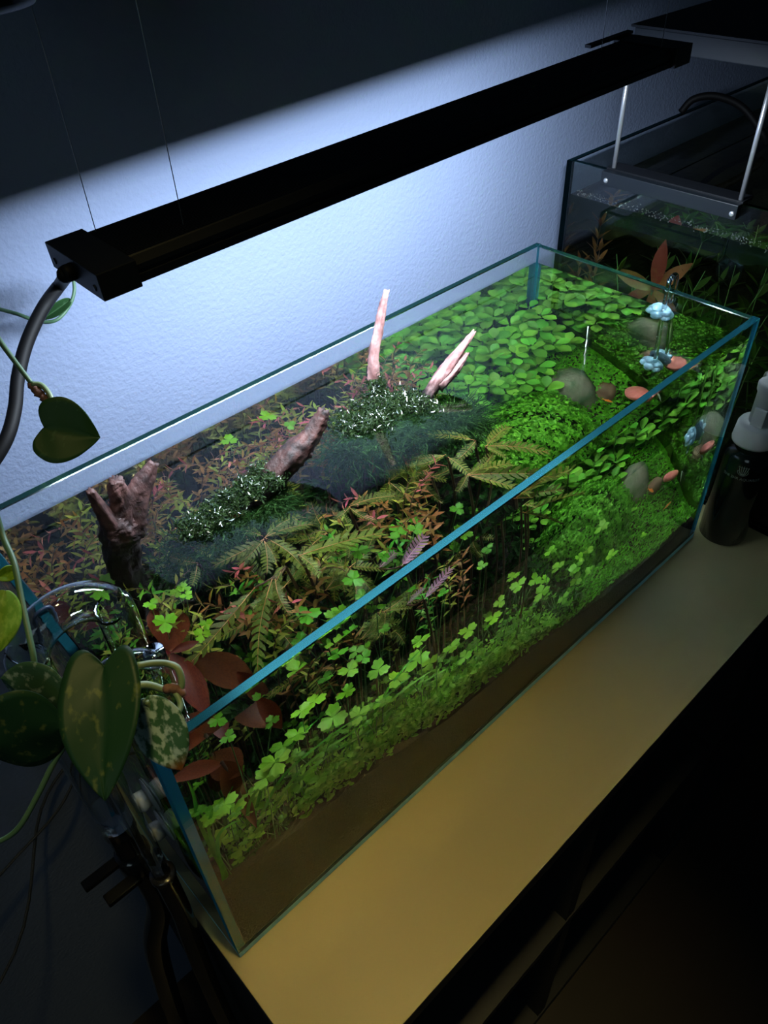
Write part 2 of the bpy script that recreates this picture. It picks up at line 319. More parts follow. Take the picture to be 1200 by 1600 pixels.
CLOVF = [((0.1396, -0.343, 0.182), 0.0172), ((0.0983, -0.3377, 0.257), 0.0195), ((0.113, -0.318, 0.2556), 0.0161), ((0.123, -0.3256, 0.1923), 0.0184), ((0.0843, -0.3427, 0.2496), 0.0172), ((0.1285, -0.3308, 0.2668), 0.0161), ((0.1207, -0.3292, 0.2371), 0.0126), ((0.1662, -0.3404, 0.2579), 0.0195), ((0.1964, -0.3203, 0.1879), 0.0149), ((0.196, -0.342, 0.233), 0.0149), ((0.2294, -0.3323, 0.2163), 0.0149), ((0.2305, -0.3279, 0.2665), 0.0161), ((0.1949, -0.3309, 0.3007), 0.0149), ((0.2557, -0.3255, 0.2261), 0.0172), ((0.2863, -0.3202, 0.2281), 0.0195), ((0.3086, -0.3125, 0.1994), 0.0149), ((0.2847, -0.3361, 0.2674), 0.0149), ((0.3391, -0.3233, 0.2045), 0.0149), ((0.3659, -0.3216, 0.2086), 0.0161), ((0.4025, -0.3358, 0.2054), 0.0161), ((0.4398, -0.3459, 0.2337), 0.0149), ((0.4909, -0.3119, 0.1958), 0.0138), ((0.4935, -0.3356, 0.1783), 0.0161), ((0.5477, -0.335, 0.1242), 0.0126), ((0.5096, -0.3148, 0.1829), 0.0103), ((0.5724, -0.3255, 0.1632), 0.0161), ((0.5737, -0.3295, 0.1808), 0.0126), ((0.5702, -0.3189, 0.1571), 0.0115), ((0.5842, -0.3449, 0.1888), 0.0126), ((0.662, -0.3213, 0.1226), 0.0149), ((0.7372, -0.3329, 0.1114), 0.008), ((0.6063, -0.3428, 0.2158), 0.0149), ((0.6974, -0.3229, 0.1831), 0.008), ((0.6144, -0.3134, 0.1235), 0.0115), ((0.5691, -0.3387, 0.1454), 0.0138), ((0.5284, -0.3239, 0.1945), 0.0138), ((0.5023, -0.3356, 0.2434), 0.0126), ((0.441, -0.32, 0.2405), 0.0126), ((0.4205, -0.3207, 0.2134), 0.0115), ((0.0417, -0.3383, 0.2563), 0.0149), ((0.0491, -0.317, 0.1916), 0.0172), ((0.0684, -0.323, 0.2059), 0.0149), ((0.0297, -0.3221, 0.2389), 0.0149), ((0.031, -0.3173, 0.1923), 0.0161), ((0.0427, -0.331, 0.1661), 0.0149), ((0.0817, -0.3194, 0.2102), 0.0138), ((0.1046, -0.3153, 0.1787), 0.0138), ((0.1205, -0.3424, 0.1623), 0.0126), ((0.1034, -0.3163, 0.1497), 0.0149), ((0.0622, -0.3322, 0.1712), 0.0126), ((0.0493, -0.3292, 0.2291), 0.0138), ((0.0143, -0.3409, 0.2559), 0.0138), ((0.0869, -0.3216, 0.1808), 0.0126), ((0.1863, -0.3358, 0.2766), 0.0138), ((0.156, -0.3155, 0.2813), 0.0149), ((0.1349, -0.3364, 0.2984), 0.0126), ((0.2337, -0.3263, 0.1747), 0.0138), ((0.2046, -0.332, 0.1295), 0.0092), ((0.2735, -0.3245, 0.192), 0.0126), ((0.3166, -0.3391, 0.1741), 0.0126), ((0.353, -0.3397, 0.1814), 0.0126)]
CABLE = [(0, 0, 0), (0.1626, -0.0258, 0.5952), (0.1365, -0.0349, 0.5832), (0.1083, -0.049, 0.5654), (0.0856, -0.0675, 0.5479), (0.0683, -0.0878, 0.533), (0.0477, -0.1041, 0.5189), (0.0163, -0.1144, 0.5019)]
VINEUP = [(0.1108, 0.0411, 0.5681), (0.127, 0.0193, 0.5617), (0.1402, 0.0065, 0.5532), (0.1531, -0.0045, 0.5534), (0.1698, -0.0019, 0.5606), (0.18, 0.0013, 0.5709), (0.1858, 0.0086, 0.5813)]
VINEUPLEAF = ((0.1736, 0.0001, 0.5651), (0.1434, 0.0046, 0.554))
V2 = [(0.0634, -0.1391, 0.6366), (0.0629, -0.1524, 0.6249), (0.0636, -0.1658, 0.6142), (0.0649, -0.1825, 0.601)]
V2PET = [(0.0649, -0.1825, 0.601), (0.0696, -0.1881, 0.5997), (0.0688, -0.2012, 0.5956), (0.0633, -0.2079, 0.5889), (0.0562, -0.2091, 0.5826)]
V2SHEATH = [(0.0633, -0.1801, 0.6018), (0.0649, -0.1875, 0.5967), (0.066, -0.1962, 0.5947), (0.0648, -0.2032, 0.5909)]
V2LEAF = ((0.0537, -0.2117, 0.583), (0.0819, -0.2338, 0.5703), (0.0549, -0.2371, 0.5775))
V3 = [(-0.0049, -0.2585, 0.5752), (-0.0102, -0.2722, 0.5596), (-0.0142, -0.2932, 0.554), (-0.0232, -0.316, 0.5431), (-0.0335, -0.3419, 0.5286), (-0.039, -0.3525, 0.5155), (-0.0428, -0.3842, 0.501), (-0.0416, -0.3926, 0.5023)]
V3B = [(-0.0416, -0.3926, 0.5023), (-0.0563, -0.3894, 0.4866), (-0.0722, -0.3882, 0.4682), (-0.0902, -0.3861, 0.4491), (-0.1029, -0.3786, 0.4385), (-0.113, -0.368, 0.4324)]
V3C = [(-0.0416, -0.3926, 0.5023), (-0.0304, -0.3932, 0.5027), (-0.0109, -0.3897, 0.5051), (0.0054, -0.3938, 0.5061), (0.015, -0.4017, 0.4991), (0.0191, -0.407, 0.4977), (0.0243, -0.4069, 0.5016), (0.0269, -0.401, 0.5085), (0.0238, -0.3953, 0.5111), (0.0168, -0.3925, 0.5157), (0.0081, -0.39, 0.5189)]
V3D = [(0.015, -0.4017, 0.4991), (0.0182, -0.4082, 0.499), (0.0168, -0.4153, 0.4964), (0.0114, -0.4195, 0.4964), (0.0065, -0.4192, 0.5006), (0.001, -0.4152, 0.5074), (-0.0009, -0.4133, 0.5151)]
V3NODE = [(0.014, -0.402, 0.5011), (0.019, -0.4064, 0.5011), (0.0222, -0.413, 0.4979)]
LEAVES = {'oval': ((-0.0375, -0.3898, 0.5228), (-0.0574, -0.3525, 0.532), (-0.0419, -0.3696, 0.5592), (-0.0481, -0.3815, 0.5144)), 'low': ((-0.0443, -0.3973, 0.5189), (-0.0873, -0.3758, 0.5202), (-0.0558, -0.3846, 0.5512), (-0.0705, -0.3868, 0.4933)), 'center': ((-0.0147, -0.4108, 0.5596), (-0.0501, -0.4579, 0.5236), (-0.0405, -0.4085, 0.5424), (-0.0092, -0.4381, 0.5407)), 'right': ((-0.0007, -0.4121, 0.5163), (-0.0044, -0.4436, 0.4794), (-0.0203, -0.4223, 0.5006), (0.0073, -0.4322, 0.4977)), 'bright': ((-0.0282, -0.3141, 0.556), (-0.0486, -0.3373, 0.5363), (-0.045, -0.3207, 0.553), (-0.0285, -0.329, 0.5432)), 'tiny': ((-0.0152, -0.2959, 0.551), (-0.0286, -0.2982, 0.5541), (-0.0202, -0.2972, 0.5612), (-0.0235, -0.3031, 0.5538))}# ------------------------------------------------------------------ more materials
M_lid = solid('grey_rail_metal', (0.006,0.009,0.0125), rough=0.4, spec=0.5)
M_chrome = solid('polished_steel', (0.55,0.57,0.60), rough=0.3, metal=0.65)
M_white = solid('white_pump_plastic', (0.62,0.63,0.62), rough=0.35)
M_print = solid('pale_print', (0.30,0.34,0.32), rough=0.6)
M_bottle = solid('black_bottle', (0.004,0.006,0.004), rough=0.08, spec=0.6)
M_rubber = solid('black_cable_rubber', (0.003,0.003,0.0035), rough=0.6, spec=0.2)
M_hose = solid('smoky_hose', (0.012,0.012,0.013), (0.018,0.017,0.016), rough=0.12, spec=0.7)
M_ptube = glass('clear_pipe_glass', (0.96,0.98,0.98), ior=1.45)
M_cup = solid('frosted_cup', (0.30,0.34,0.36), rough=0.25, spec=0.7, trans=0.35)
M_bluecup = solid('pale_blue_cup', (0.28,0.55,0.66), (0.45,0.72,0.80), rough=0.2, spec=0.8, trans=0.3, scale=60)
M_disc = solid('red_clay', (0.38,0.085,0.055), (0.46,0.13,0.085), rough=0.8, scale=200, bump=0.3)
M_stone = solid('mossy_stone', (0.015,0.060,0.004), (0.135,0.125,0.070), rough=0.8, scale=34, lo=.38, hi=.62, bump=0.9, bscale=120)
M_brown = solid('brown_stone', (0.12,0.05,0.02), (0.07,0.08,0.03), rough=0.8, scale=30, bump=0.5, bscale=140)
M_pot = solid('dark_pot', (0.006,0.008,0.012), rough=0.6)
M_fish = solid('orange_fish', (0.75,0.12,0.01), (0.85,0.25,0.03), rough=0.3, scale=80)
M_sfish = solid('silver_fish', (0.22,0.25,0.22), (0.35,0.33,0.3), rough=0.25, scale=80)
M_thread = solid('white_thread', (0.6,0.65,0.6), rough=0.5)
M_foam = solid('dried_scum', (0.16,0.17,0.17), (0.3,0.3,0.3), rough=0.7, trans=0.3)
# foliage
def leafm(name, c0, c1, rough=0.45, vary=0.25, trans=0.28, scale=90, bump=0.0): return solid(name, c0, c1, rough=rough, scale=scale, trans=trans, vary=vary, spec=0.2, bump=bump)
M_bac = leafm('round_green_leaf', (0.08,0.27,0.015), (0.16,0.42,0.035), vary=0.3, scale=60)
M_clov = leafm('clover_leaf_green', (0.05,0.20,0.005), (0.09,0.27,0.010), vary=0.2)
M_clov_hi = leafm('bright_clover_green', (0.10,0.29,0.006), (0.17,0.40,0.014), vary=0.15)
M_carpet = leafm('carpet_green', (0.045,0.21,0.004), (0.10,0.34,0.010), vary=0, scale=110)
M_mound = leafm('mound_green', (0.05,0.24,0.008), (0.17,0.48,0.03), vary=0, scale=120)
M_small = leafm('small_oval_green', (0.10,0.38,0.012), (0.24,0.58,0.05), trans=.42, vary=0, scale=100)
M_mossw = solid('wet_moss', (0.005,0.018,0.005), (0.045,0.080,0.025), rough=0.17, trans=0.08, scale=150, spec=1.0)
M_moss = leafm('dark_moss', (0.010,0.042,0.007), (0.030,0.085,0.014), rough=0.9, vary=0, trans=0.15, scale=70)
M_rot = [leafm('olive_stem_leaf', (0.15,0.20,0.018), (0.27,0.28,0.045), vary=0.4),
         leafm('bronze_stem_leaf', (0.20,0.090,0.022), (0.28,0.15,0.04), vary=0.4),
         leafm('pink_stem_leaf', (0.42,0.08,0.08), (0.50,0.15,0.13), vary=0.3),
         leafm('green_stem_leaf', (0.06,0.24,0.02), (0.13,0.34,0.03), vary=0.4)]
M_stem = solid('brown_stem', (0.06,0.025,0.012), (0.09,0.05,0.018), rough=0.6, vary=0.3)
M_gstem = solid('green_stem', (0.06,0.16,0.03), rough=0.6, vary=0.3)
M_pin = leafm('olive_lobed_blade', (0.05,0.085,0.008), (0.13,0.155,0.018), vary=0.35, scale=70)
M_rib = solid('orange_midrib', (0.33,0.14,0.035), rough=0.5)
M_pur = leafm('lilac_lobed_blade', (0.20,0.10,0.16), (0.30,0.17,0.22), vary=0.2)
M_purrib = solid('pink_midrib', (0.50,0.22,0.28), rough=0.5)
M_red = leafm('dark_red_blade', (0.060,0.006,0.003), (0.105,0.017,0.007), vary=0.3, scale=30)
M_rust = leafm('rust_blade', (0.075,0.016,0.005), (0.115,0.032,0.008), vary=0.2, scale=30)
M_blade = leafm('long_green_blade', (0.05,0.24,0.01), (0.10,0.34,0.02), vary=0.3)
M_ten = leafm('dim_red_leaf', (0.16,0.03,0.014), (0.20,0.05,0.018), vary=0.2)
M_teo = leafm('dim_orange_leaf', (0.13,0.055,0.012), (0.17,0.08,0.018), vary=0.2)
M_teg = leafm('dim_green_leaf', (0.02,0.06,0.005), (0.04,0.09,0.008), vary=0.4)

def wood_mat(name, a, b, c):
    """dry crest colour a, wet dark b below the crest height c is not used for shade: it is the soaked zone near the water line"""
    m, nt, out = mat_new(name)
    p = nt.nodes.new('ShaderNodeBsdfPrincipled'); p.inputs['Roughness'].default_value = 0.62
    r, n = noise_ramp(nt, 70, a[0], a[1], 0.35, 0.65)
    g = nt.nodes.new('ShaderNodeNewGeometry'); sx = nt.nodes.new('ShaderNodeSeparateXYZ'); nt.links.new(g.outputs['Position'], sx.inputs[0])
    mr = nt.nodes.new('ShaderNodeMapRange'); mr.inputs['From Min'].default_value = c[0]; mr.inputs['From Max'].default_value = c[1]
    ad = nt.nodes.new('ShaderNodeMath'); ad.operation = 'MULTIPLY_ADD'; ad.inputs[1].default_value = 0.02; nt.links.new(n.outputs['Fac'], ad.inputs[0]); nt.links.new(sx.outputs['Z'], ad.inputs[2])
    nt.links.new(ad.outputs[0], mr.inputs['Value'])
    mx = nt.nodes.new('ShaderNodeMix'); mx.data_type = 'RGBA'; mx.inputs['A'].default_value = (*b, 1)
    nt.links.new(mr.outputs[0], mx.inputs['Factor']); nt.links.new(r.outputs[0], mx.inputs['B'])
    nt.links.new(mx.outputs['Result'], p.inputs['Base Color'])
    bu = nt.nodes.new('ShaderNodeBump'); bu.inputs['Strength'].default_value = 0.9; bu.inputs['Distance'].default_value = 0.0015
    n2 = nt.nodes.new('ShaderNodeTexNoise'); n2.inputs['Scale'].default_value = 260; n2.inputs['Detail'].default_value = 5
    tc = nt.nodes.new('ShaderNodeTexCoord'); mp = nt.nodes.new('ShaderNodeMapping'); mp.inputs['Scale'].default_value = (1, 1, 0.35)
    nt.links.new(tc.outputs['Object'], mp.inputs[0]); nt.links.new(mp.outputs[0], n2.inputs['Vector'])
    nt.links.new(n2.outputs['Fac'], bu.inputs['Height']); nt.links.new(bu.outputs[0], p.inputs['Normal'])
    nt.links.new(p.outputs[0], out.inputs['Surface']); return m
M_woodp = wood_mat('pink_grey_driftwood', ((0.30,0.135,0.125),(0.56,0.32,0.30)), (0.015,0.010,0.008), (0.385,0.402))
M_woodr = wood_mat('red_brown_driftwood', ((0.016,0.008,0.007),(0.105,0.040,0.032)), (0.010,0.006,0.005), (0.388,0.425))
M_wooda = wood_mat('brown_root_driftwood', ((0.030,0.014,0.013),(0.135,0.062,0.055)), (0.008,0.006,0.006), (0.405,0.445))

# ------------------------------------------------------------------ placing helpers
def child(name, mesh, parent, M=None):
    o = link(name, mesh, parent)
    if M is not None: o.matrix_basis = Matrix.Translation(-parent.location) @ M
    return o
def bchild(name, mb, mats, parent, bevel=0):
    """world-space pieces -> one part of an unrotated thing"""
    o = mb.build(name, mats, parent, bevel); o.matrix_basis = Matrix.Translation(-parent.location); return o
def frame(base, X, up=(0,0,1), l=1, w=1, h=1):
    X = Vector(X).normalized(); Z = Vector(up); Z = Z - X*Z.dot(X)
    if Z.length < 1e-4: Z = X.orthogonal()
    Z.normalize(); Y = Z.cross(X)
    M = Matrix((X*l, Y*w, Z*h)).transposed().to_4x4(); M.translation = Vector(base); return M
def leaf_mesh(name, mats, n=5, wfun=None, width=0.3, cup=0.1, droop=0.1, ribm=None, heart=0.0, nj=2, petiole=0.0):
    """unit-length leaf along +X, midrib on X, up +Z"""
    mb = MB(); vs = []; J = 2*nj+1
    for i in range(n+1):
        t = i/n; wv = wfun(t)*width*0.5
        for j in range(J):
            u = (j-nj)/nj
            x = t - heart*abs(u)**1.5*(1-t)**3
            vs.append((x, u*wv, cup*wv*2*abs(u)**1.3 - droop*t*t))
    fs = [(i*J+j, (i+1)*J+j, (i+1)*J+j+1, i*J+j+1) for i in range(n) for j in range(J-1)]
    mb.add(vs, fs, 0, True)
    if ribm is not None:
        pts = [(t, 0, -droop*t*t+0.004) for t in [k/6 for k in range(7)]]
        mb.tube(pts, [0.016*(1-0.7*k/6) for k in range(7)], 4, 1, cap=False)
    return mb.mesh(name, mats)
ov = lambda t: max(0.02, math.sin(math.pi*min(1, t**0.8*0.97+0.03)))**0.7
lance = lambda t: max(0.03, math.sin(math.pi*(0.04+0.95*t)))**0.9
obov = lambda t: max(0.04, math.sin(math.pi*(0.02+0.97*t**1.4)))**0.65

# ================================================================== bar lamp
lamp = tag(empty('bar_lamp'), 'long flat black bar lamp with ridged top hanging over the big aquarium', 'lamp')
lamp.matrix_basis = LM
def lchild(name, mb, mats, bevel=0): return mb.build(name, mats, lamp, bevel)
prof = [(0.004,0.0),(0.004,0.006),(0.0055,0.0065),(0.0055,0.009),(0.004,0.0095),(0.004,0.013),(0.012,LH-0.002)]
nf = 26; ya, yb = 0.013, LW-0.006
for k in range(nf):
    y = ya+(yb-ya)*k/nf; d = (yb-ya)/nf
    prof += [(y, LH-0.0012), (y+d*0.5, LH-0.0012), (y+d*0.5, LH-0.0034), (y+d, LH-0.0034)]
prof += [(LW-0.004,LH-0.003),(LW-0.004,0.0),(LW-0.009,0.0),(LW-0.009,0.0095),(0.009,0.0095),(0.009,0.0)]
mb = MB(); n = len(prof); x0_, x1_ = 0.028, LL-0.028
vs = [(x0_,y,z) for y,z in prof]+[(x1_,y,z) for y,z in prof]
mb.add(vs, [(k,(k+1)%n,(k+1)%n+n,k+n) for k in range(n)])
lchild('ridged_housing', mb, M_black)
lchild('diode_board', MB().box((0.028,0.0092,0.0086),(LL-0.028,LW-0.0092,0.0093)), solid('diode_board', (0.5,0.5,0.5), rough=0.5))
for s in (0, 1):
    a, b = (0.0, 0.030) if s == 0 else (LL-0.030, LL)
    lchild('end_cap', MB().box((a,0.0,-0.0012),(b,LW,LH)), M_black, 0.0007)
cap0 = [c_ for c_ in lamp.children if c_.name.startswith('end_cap')][0]
for y in (0.010, LW-0.008):
    m_ = Matrix.Translation((-0.0006, y, 0.006)) @ Matrix.Rotation(math.pi/2, 4, 'Y')
    sc_ = lchild('screw', MB().lathe([(0.0024,0),(0.0024,0.0012),(0.001,0.0013),(0.001,0.0006)], 12, mat=m_), M_lid); sc_.parent = cap0
lchild('cable_gland', MB().lathe([(0.0062,0.0),(0.0062,0.005),(0.0058,0.007)], 16, mat=Matrix.Translation((0,LW*0.52,0.008))@Matrix.Rotation(-math.pi/2,4,'Y')), M_rubber)
bk = MB().box((LL-0.075,LW-0.002,LH-0.0005),(LL+0.004,LW+0.006,LH+0.0025)); lchild('hanging_bracket', bk, M_black)
c = LM @ Vector((-0.006, LW*0.52, 0.008))
cab = MB().tube(spline([tuple(c)]+CABLE[1:], 8), 0.0058, 12, 0)
tag(cab.build('power_cable', M_rubber), 'thick black power cable curving down from the left end of the bar lamp', 'cable')
for (x, y, lab) in ((0.035, LW*0.85, 'thin steel wire holding the left end of the bar lamp, nearer the wall'),
                    (0.085, 0.028, 'thin steel wire holding the left end of the bar lamp, farther from the wall'),
                    (LL-0.075, LW*0.8, 'thin steel wire holding the right end of the bar lamp, nearer the wall'),
                    (LL-0.03, 0.02, 'thin steel wire rising beside the dark hood of the second aquarium')):
    p = LM @ Vector((x, y, LH-0.0008))
    tag(MB().tube([p, p+Vector((0.002,0.003,0.5)), p+Vector((0.004,0.006,1.4))], 0.00035, 5).build('suspension_wire', M_chrome), lab, 'wire', 'steel wires of the bar lamp')

# ================================================================== second aquarium
X2, Y2B, Y2F, H2, T2, WL2 = 0.985, 0.019, -0.47, 0.491, 0.010, 0.440
t2 = tag(empty('aquarium', (X2, Y2B, 0)), 'second, taller dim aquarium at the right behind the black bottle', 'aquarium')
M_edge2 = glass('dark_green_cut_edge', (0.12,0.35,0.34), rough=0.1)
X2R = 1.9
zp2 = tank_panes(t2, X2, X2R, Y2F, Y2B, 0.0015, H2, T2, WL2, M_edge2)
wa, wb = (X2+T2, Y2F+T2, zp2), (X2R-T2, Y2B-T2, WL2)
tag(MB().box(wa, wb).build('water', water_mat('second_tank_water', (0.75,0.85,0.65), 2.5)), 'dim water inside the second aquarium at the right', 'water', kind='stuff')
mb = MB(); n1 = 24; vs = []
for j in range(n1+1):
    for i in range(n1+1):
        x = wa[0]+.002+(wb[0]-wa[0]-.004)*i/n1; y = wa[1]+.002+(wb[1]-wa[1]-.004)*j/n1
        vs.append((x, y, 0.09+0.05*j/n1+0.01*math.sin(i*1.1+j)))
fs = [(j*(n1+1)+i, j*(n1+1)+i+1, (j+1)*(n1+1)+i+1, (j+1)*(n1+1)+i) for j in range(n1) for i in range(n1)]
per = list(range(n1+1))+[j*(n1+1)+n1 for j in range(1,n1+1)]+[n1*(n1+1)+i for i in range(n1-1,-1,-1)]+[j*(n1+1) for j in range(n1-1,0,-1)]
b0 = len(vs); vs += [(vs[i][0],vs[i][1],0.014) for i in per]; k_ = len(per)
fs += [(per[k],b0+k,b0+(k+1)%k_,per[(k+1)%k_]) for k in range(k_)]+[tuple(b0+k for k in range(k_-1,-1,-1))]
tag(mb.add(vs, fs).build('soil_bed', M_soil), 'dark soil at the bottom of the second aquarium', 'soil', kind='stuff')
# dark back foil of the second tank, along the wall side
tag(MB().box((X2+0.16,Y2B+0.0008,0.0),(X2R,Y2B+0.0022,WL2-0.02)).build('background_foil', M_dark), 'black background foil behind the second aquarium at the right', 'foil')
# scum along its water line
rs = random.Random(11); mb = MB()
for k in range(420):
    y = rs.uniform(Y2F+.02, Y2B-.02); z = WL2+rs.gauss(0.0045,0.0028); s = rs.uniform(.0004,.0017)
    c = Vector((X2+T2+0.0012, y, z)); a = rs.random()*3
    mb.add([c+Vector((0,s*math.cos(a),s*math.sin(a))), c+Vector((0.0006,-s*math.sin(a)*.6,s*math.cos(a)*.6)), c-Vector((0,s*math.cos(a),s*math.sin(a))), c+Vector((0.0004,s*math.sin(a)*.5,-s*math.cos(a)*.5))], [(0,1,2,3)])
tag(mb.build('water_line_scum', M_foam), 'pale dried flecks along the water line of the second aquarium', 'scum', kind='stuff')

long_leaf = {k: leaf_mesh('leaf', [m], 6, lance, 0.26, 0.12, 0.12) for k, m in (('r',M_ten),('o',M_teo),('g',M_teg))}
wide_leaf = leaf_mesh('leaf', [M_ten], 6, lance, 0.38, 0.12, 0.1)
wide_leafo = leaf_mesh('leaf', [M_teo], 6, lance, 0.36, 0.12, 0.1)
def stemplant(name, label, cat, group, pts, mesh, ll, lw, step, m_stem, rs, per=3, tilt=0.6, sr=0.0012, tipmesh=None, tipn=0, lfs=(0.8,1.15), leaf_from=0.25):
    """a stem with whorls of leaves along its upper part"""
    root = tag(empty(name, pts[0]), label, cat, group)
    P = spline(pts, 5)
    bchild('stem', MB().tube(P, [sr*(1-0.5*i/len(P)) for i in range(len(P))], 5, 0, cap=False), m_stem, root)
    acc = 0; L_ = sum((P[i+1]-P[i]).length for i in range(len(P)-1)); s = 0; k = 0; nxt = L_*leaf_from
    for i in range(len(P)-1):
        d = (P[i+1]-P[i]); dl = d.length; t = d.normalized()
        while nxt <= s+dl+1e-9:
            p = P[i]+t*(nxt-s); u = t.orthogonal().normalized(); v = t.cross(u)
            endf = nxt/L_
            for q in range(per):
                a = 2*math.pi*q/per + k*1.1 + rs.uniform(-.3,.3)
                X = (u*math.cos(a)+v*math.sin(a))*math.cos(tilt*endf)+t*math.sin(tilt*endf+0.15)
                f = rs.uniform(*lfs)*(1-0.25*endf)
                ms_ = tipmesh if (tipmesh and endf > tipn) else mesh
                child('leaf', ms_, root, frame(p, X, t, ll*f, lw*f, ll*f))
            k += 1; nxt += step
        s += dl
    return root
rs = random.Random(21)
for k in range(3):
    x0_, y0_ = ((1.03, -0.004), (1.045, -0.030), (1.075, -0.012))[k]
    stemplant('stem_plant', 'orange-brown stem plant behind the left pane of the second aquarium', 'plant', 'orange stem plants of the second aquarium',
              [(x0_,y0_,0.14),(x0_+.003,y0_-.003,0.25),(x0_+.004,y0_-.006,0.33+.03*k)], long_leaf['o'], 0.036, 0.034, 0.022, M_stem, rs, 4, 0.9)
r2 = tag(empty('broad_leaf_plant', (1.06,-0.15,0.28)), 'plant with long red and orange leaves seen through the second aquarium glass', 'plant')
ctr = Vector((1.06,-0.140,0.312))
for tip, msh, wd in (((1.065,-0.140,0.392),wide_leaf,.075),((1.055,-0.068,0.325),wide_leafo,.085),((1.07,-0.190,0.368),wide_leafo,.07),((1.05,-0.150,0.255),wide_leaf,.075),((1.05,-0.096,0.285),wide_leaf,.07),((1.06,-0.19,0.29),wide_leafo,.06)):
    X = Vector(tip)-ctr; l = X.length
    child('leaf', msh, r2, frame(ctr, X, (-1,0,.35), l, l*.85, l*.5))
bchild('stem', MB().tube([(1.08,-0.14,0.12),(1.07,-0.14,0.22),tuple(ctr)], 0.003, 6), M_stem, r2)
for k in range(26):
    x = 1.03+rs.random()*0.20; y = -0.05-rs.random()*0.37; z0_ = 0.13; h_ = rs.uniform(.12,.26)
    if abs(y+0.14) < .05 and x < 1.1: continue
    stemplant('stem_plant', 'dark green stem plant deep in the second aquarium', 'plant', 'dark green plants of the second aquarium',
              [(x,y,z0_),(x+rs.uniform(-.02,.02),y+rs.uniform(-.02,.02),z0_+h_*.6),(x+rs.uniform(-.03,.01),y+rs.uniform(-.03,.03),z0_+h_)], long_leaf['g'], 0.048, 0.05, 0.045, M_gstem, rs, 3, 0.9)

# lamp stand and hood of the second aquarium
st = tag(empty('hood_lamp', (X2,-0.16,0.475)), 'dark boxy hood lamp on two steel posts above the second aquarium', 'lamp')
bchild('clamp_rail', MB().box((0.971,-0.268,0.474),(0.983,-0.054,0.4935)), M_lid, st, 0.0008)
bchild('rail_lip', MB().box((0.9832,-0.268,0.4915),(1.012,-0.054,0.4955)), M_black, st)
for y in (-0.063, -0.262):
    bchild('screw', MB().lathe([(0.0036,0),(0.0036,0.0012),(0.0022,0.0022),(0.0008,0.0022)], 14, mat=Matrix.Translation((0.9712,y,0.4815))@Matrix.Rotation(-math.pi/2,4,'Y')), M_chrome, st)
    bchild('post', MB().tube([(0.988,y,0.4957),(0.988,y,0.655)], 0.0033, 12), M_chrome, st)

M_hood = solid('dark_blue_hood', (0.009,0.014,0.021), rough=0.55)
bchild('hood', MB().box((0.983,-0.34,0.651),(1.75,-0.066,0.6765)), M_hood, st, 0.0015)
bchild('lid', MB().box((0.979,-0.344,0.6768),(1.754,-0.062,0.6795)), M_black, st)
tag(MB().tube(spline([(1.30,0.014,0.494),(1.31,0.0,0.515),(1.33,-0.03,0.520),(1.35,-0.07,0.505),(1.36,-0.11,0.47),(1.37,-0.12,0.452)],6), 0.006, 10).build('hose', M_rubber), 'black hose arching over the rear rim of the second aquarium', 'hose')

# ================================================================== fertiliser bottle
B0 = Vector((0.9452,-0.3905,0.0005)); bt = tag(empty('pump_bottle', B0), 'black pump bottle with white pump head beside the right end of the big aquarium', 'bottle')
lt = lambda prof, m, name, n=32: bchild(name, MB().lathe(prof, n, mat=Matrix.Translation(B0)), m, bt)
lt([(0.033,0.0),(0.036,0.003),(0.036,0.160),(0.033,0.171),(0.024,0.178),(0.016,0.181),(0.016,0.186)], M_bottle, 'body')
lt([(0.0300,0.1865),(0.0305,0.190),(0.0285,0.214),(0.026,0.219),(0.014,0.2205)], M_white, 'collar')
lt([(0.0150,0.2206),(0.0150,0.268),(0.0172,0.273),(0.0178,0.283),(0.0160,0.286),(0.008,0.2862)], M_white, 'pump_head')
bchild('lock_clip', MB().box(tuple(B0+Vector((-0.019,-0.012,0.2207))), tuple(B0+Vector((-0.0145,0.006,0.250)))), M_white, bt, 0.001)
bchild('nozzle', MB().tube(spline([B0+Vector((0.008,0.004,0.272)),B0+Vector((0.03,0.014,0.273)),B0+Vector((0.050,0.024,0.268)),B0+Vector((0.056,0.027,0.258))],4), [0.006]*6+[0.005]*7, 10), M_white, bt)
def on_bottle(u, v, z0, a0=-2.80, r=0.0362):
    a = a0 + u/r; return B0+Vector((r*math.cos(a), r*math.sin(a), z0+v))
fc = bpy.data.curves.new('print', 'FONT'); fc.body = 'THE 2HR AQUARIST'; fc.size = 0.0062; fc.align_x = 'CENTER'; fc.resolution_u = 2
fo = bpy.data.objects.new('print', fc); COL.objects.link(fo)
dg = bpy.context.evaluated_depsgraph_get(); me = bpy.data.meshes.new_from_object(fo.evaluated_get(dg)); bpy.data.objects.remove(fo)
me.transform(Matrix.Identity(4))
for v in me.vertices: v.co = on_bottle(v.co.x, v.co.y, 0.136)
me.materials.clear(); me.materials.append(M_print); child('printed_lettering', me, bt, Matrix.Identity(4))
mb = MB()
def arc2(pts, r_=0.00045): mb.tube([on_bottle(u, v, 0.151) for u, v in pts], r_, 4)
arc2([(0.0075*math.cos(a), 0.0065*math.sin(a)) for a in [math.pi*(0.92+1.16*k/14) for k in range(15)]])
arc2([(0.005*math.cos(a), 0.0045*math.sin(a)) for a in [math.pi*(1+k/8) for k in range(9)]])
for u in (-0.0055,-0.0028,0.0,0.0028,0.0055):
    arc2([(u*.4,-0.005),(u*.9,0.0),(u*1.15,0.006+0.002*(1-abs(u)/.0055))])
    arc2([(u*1.15-.0008,0.0075),(u*1.15,0.009+0.002*(1-abs(u)/.0055)),(u*1.15+.0008,0.0075)])
bchild('printed_emblem', mb, M_print, bt)
body_ = [c_ for c_ in bt.children if c_.name == 'body'][0]
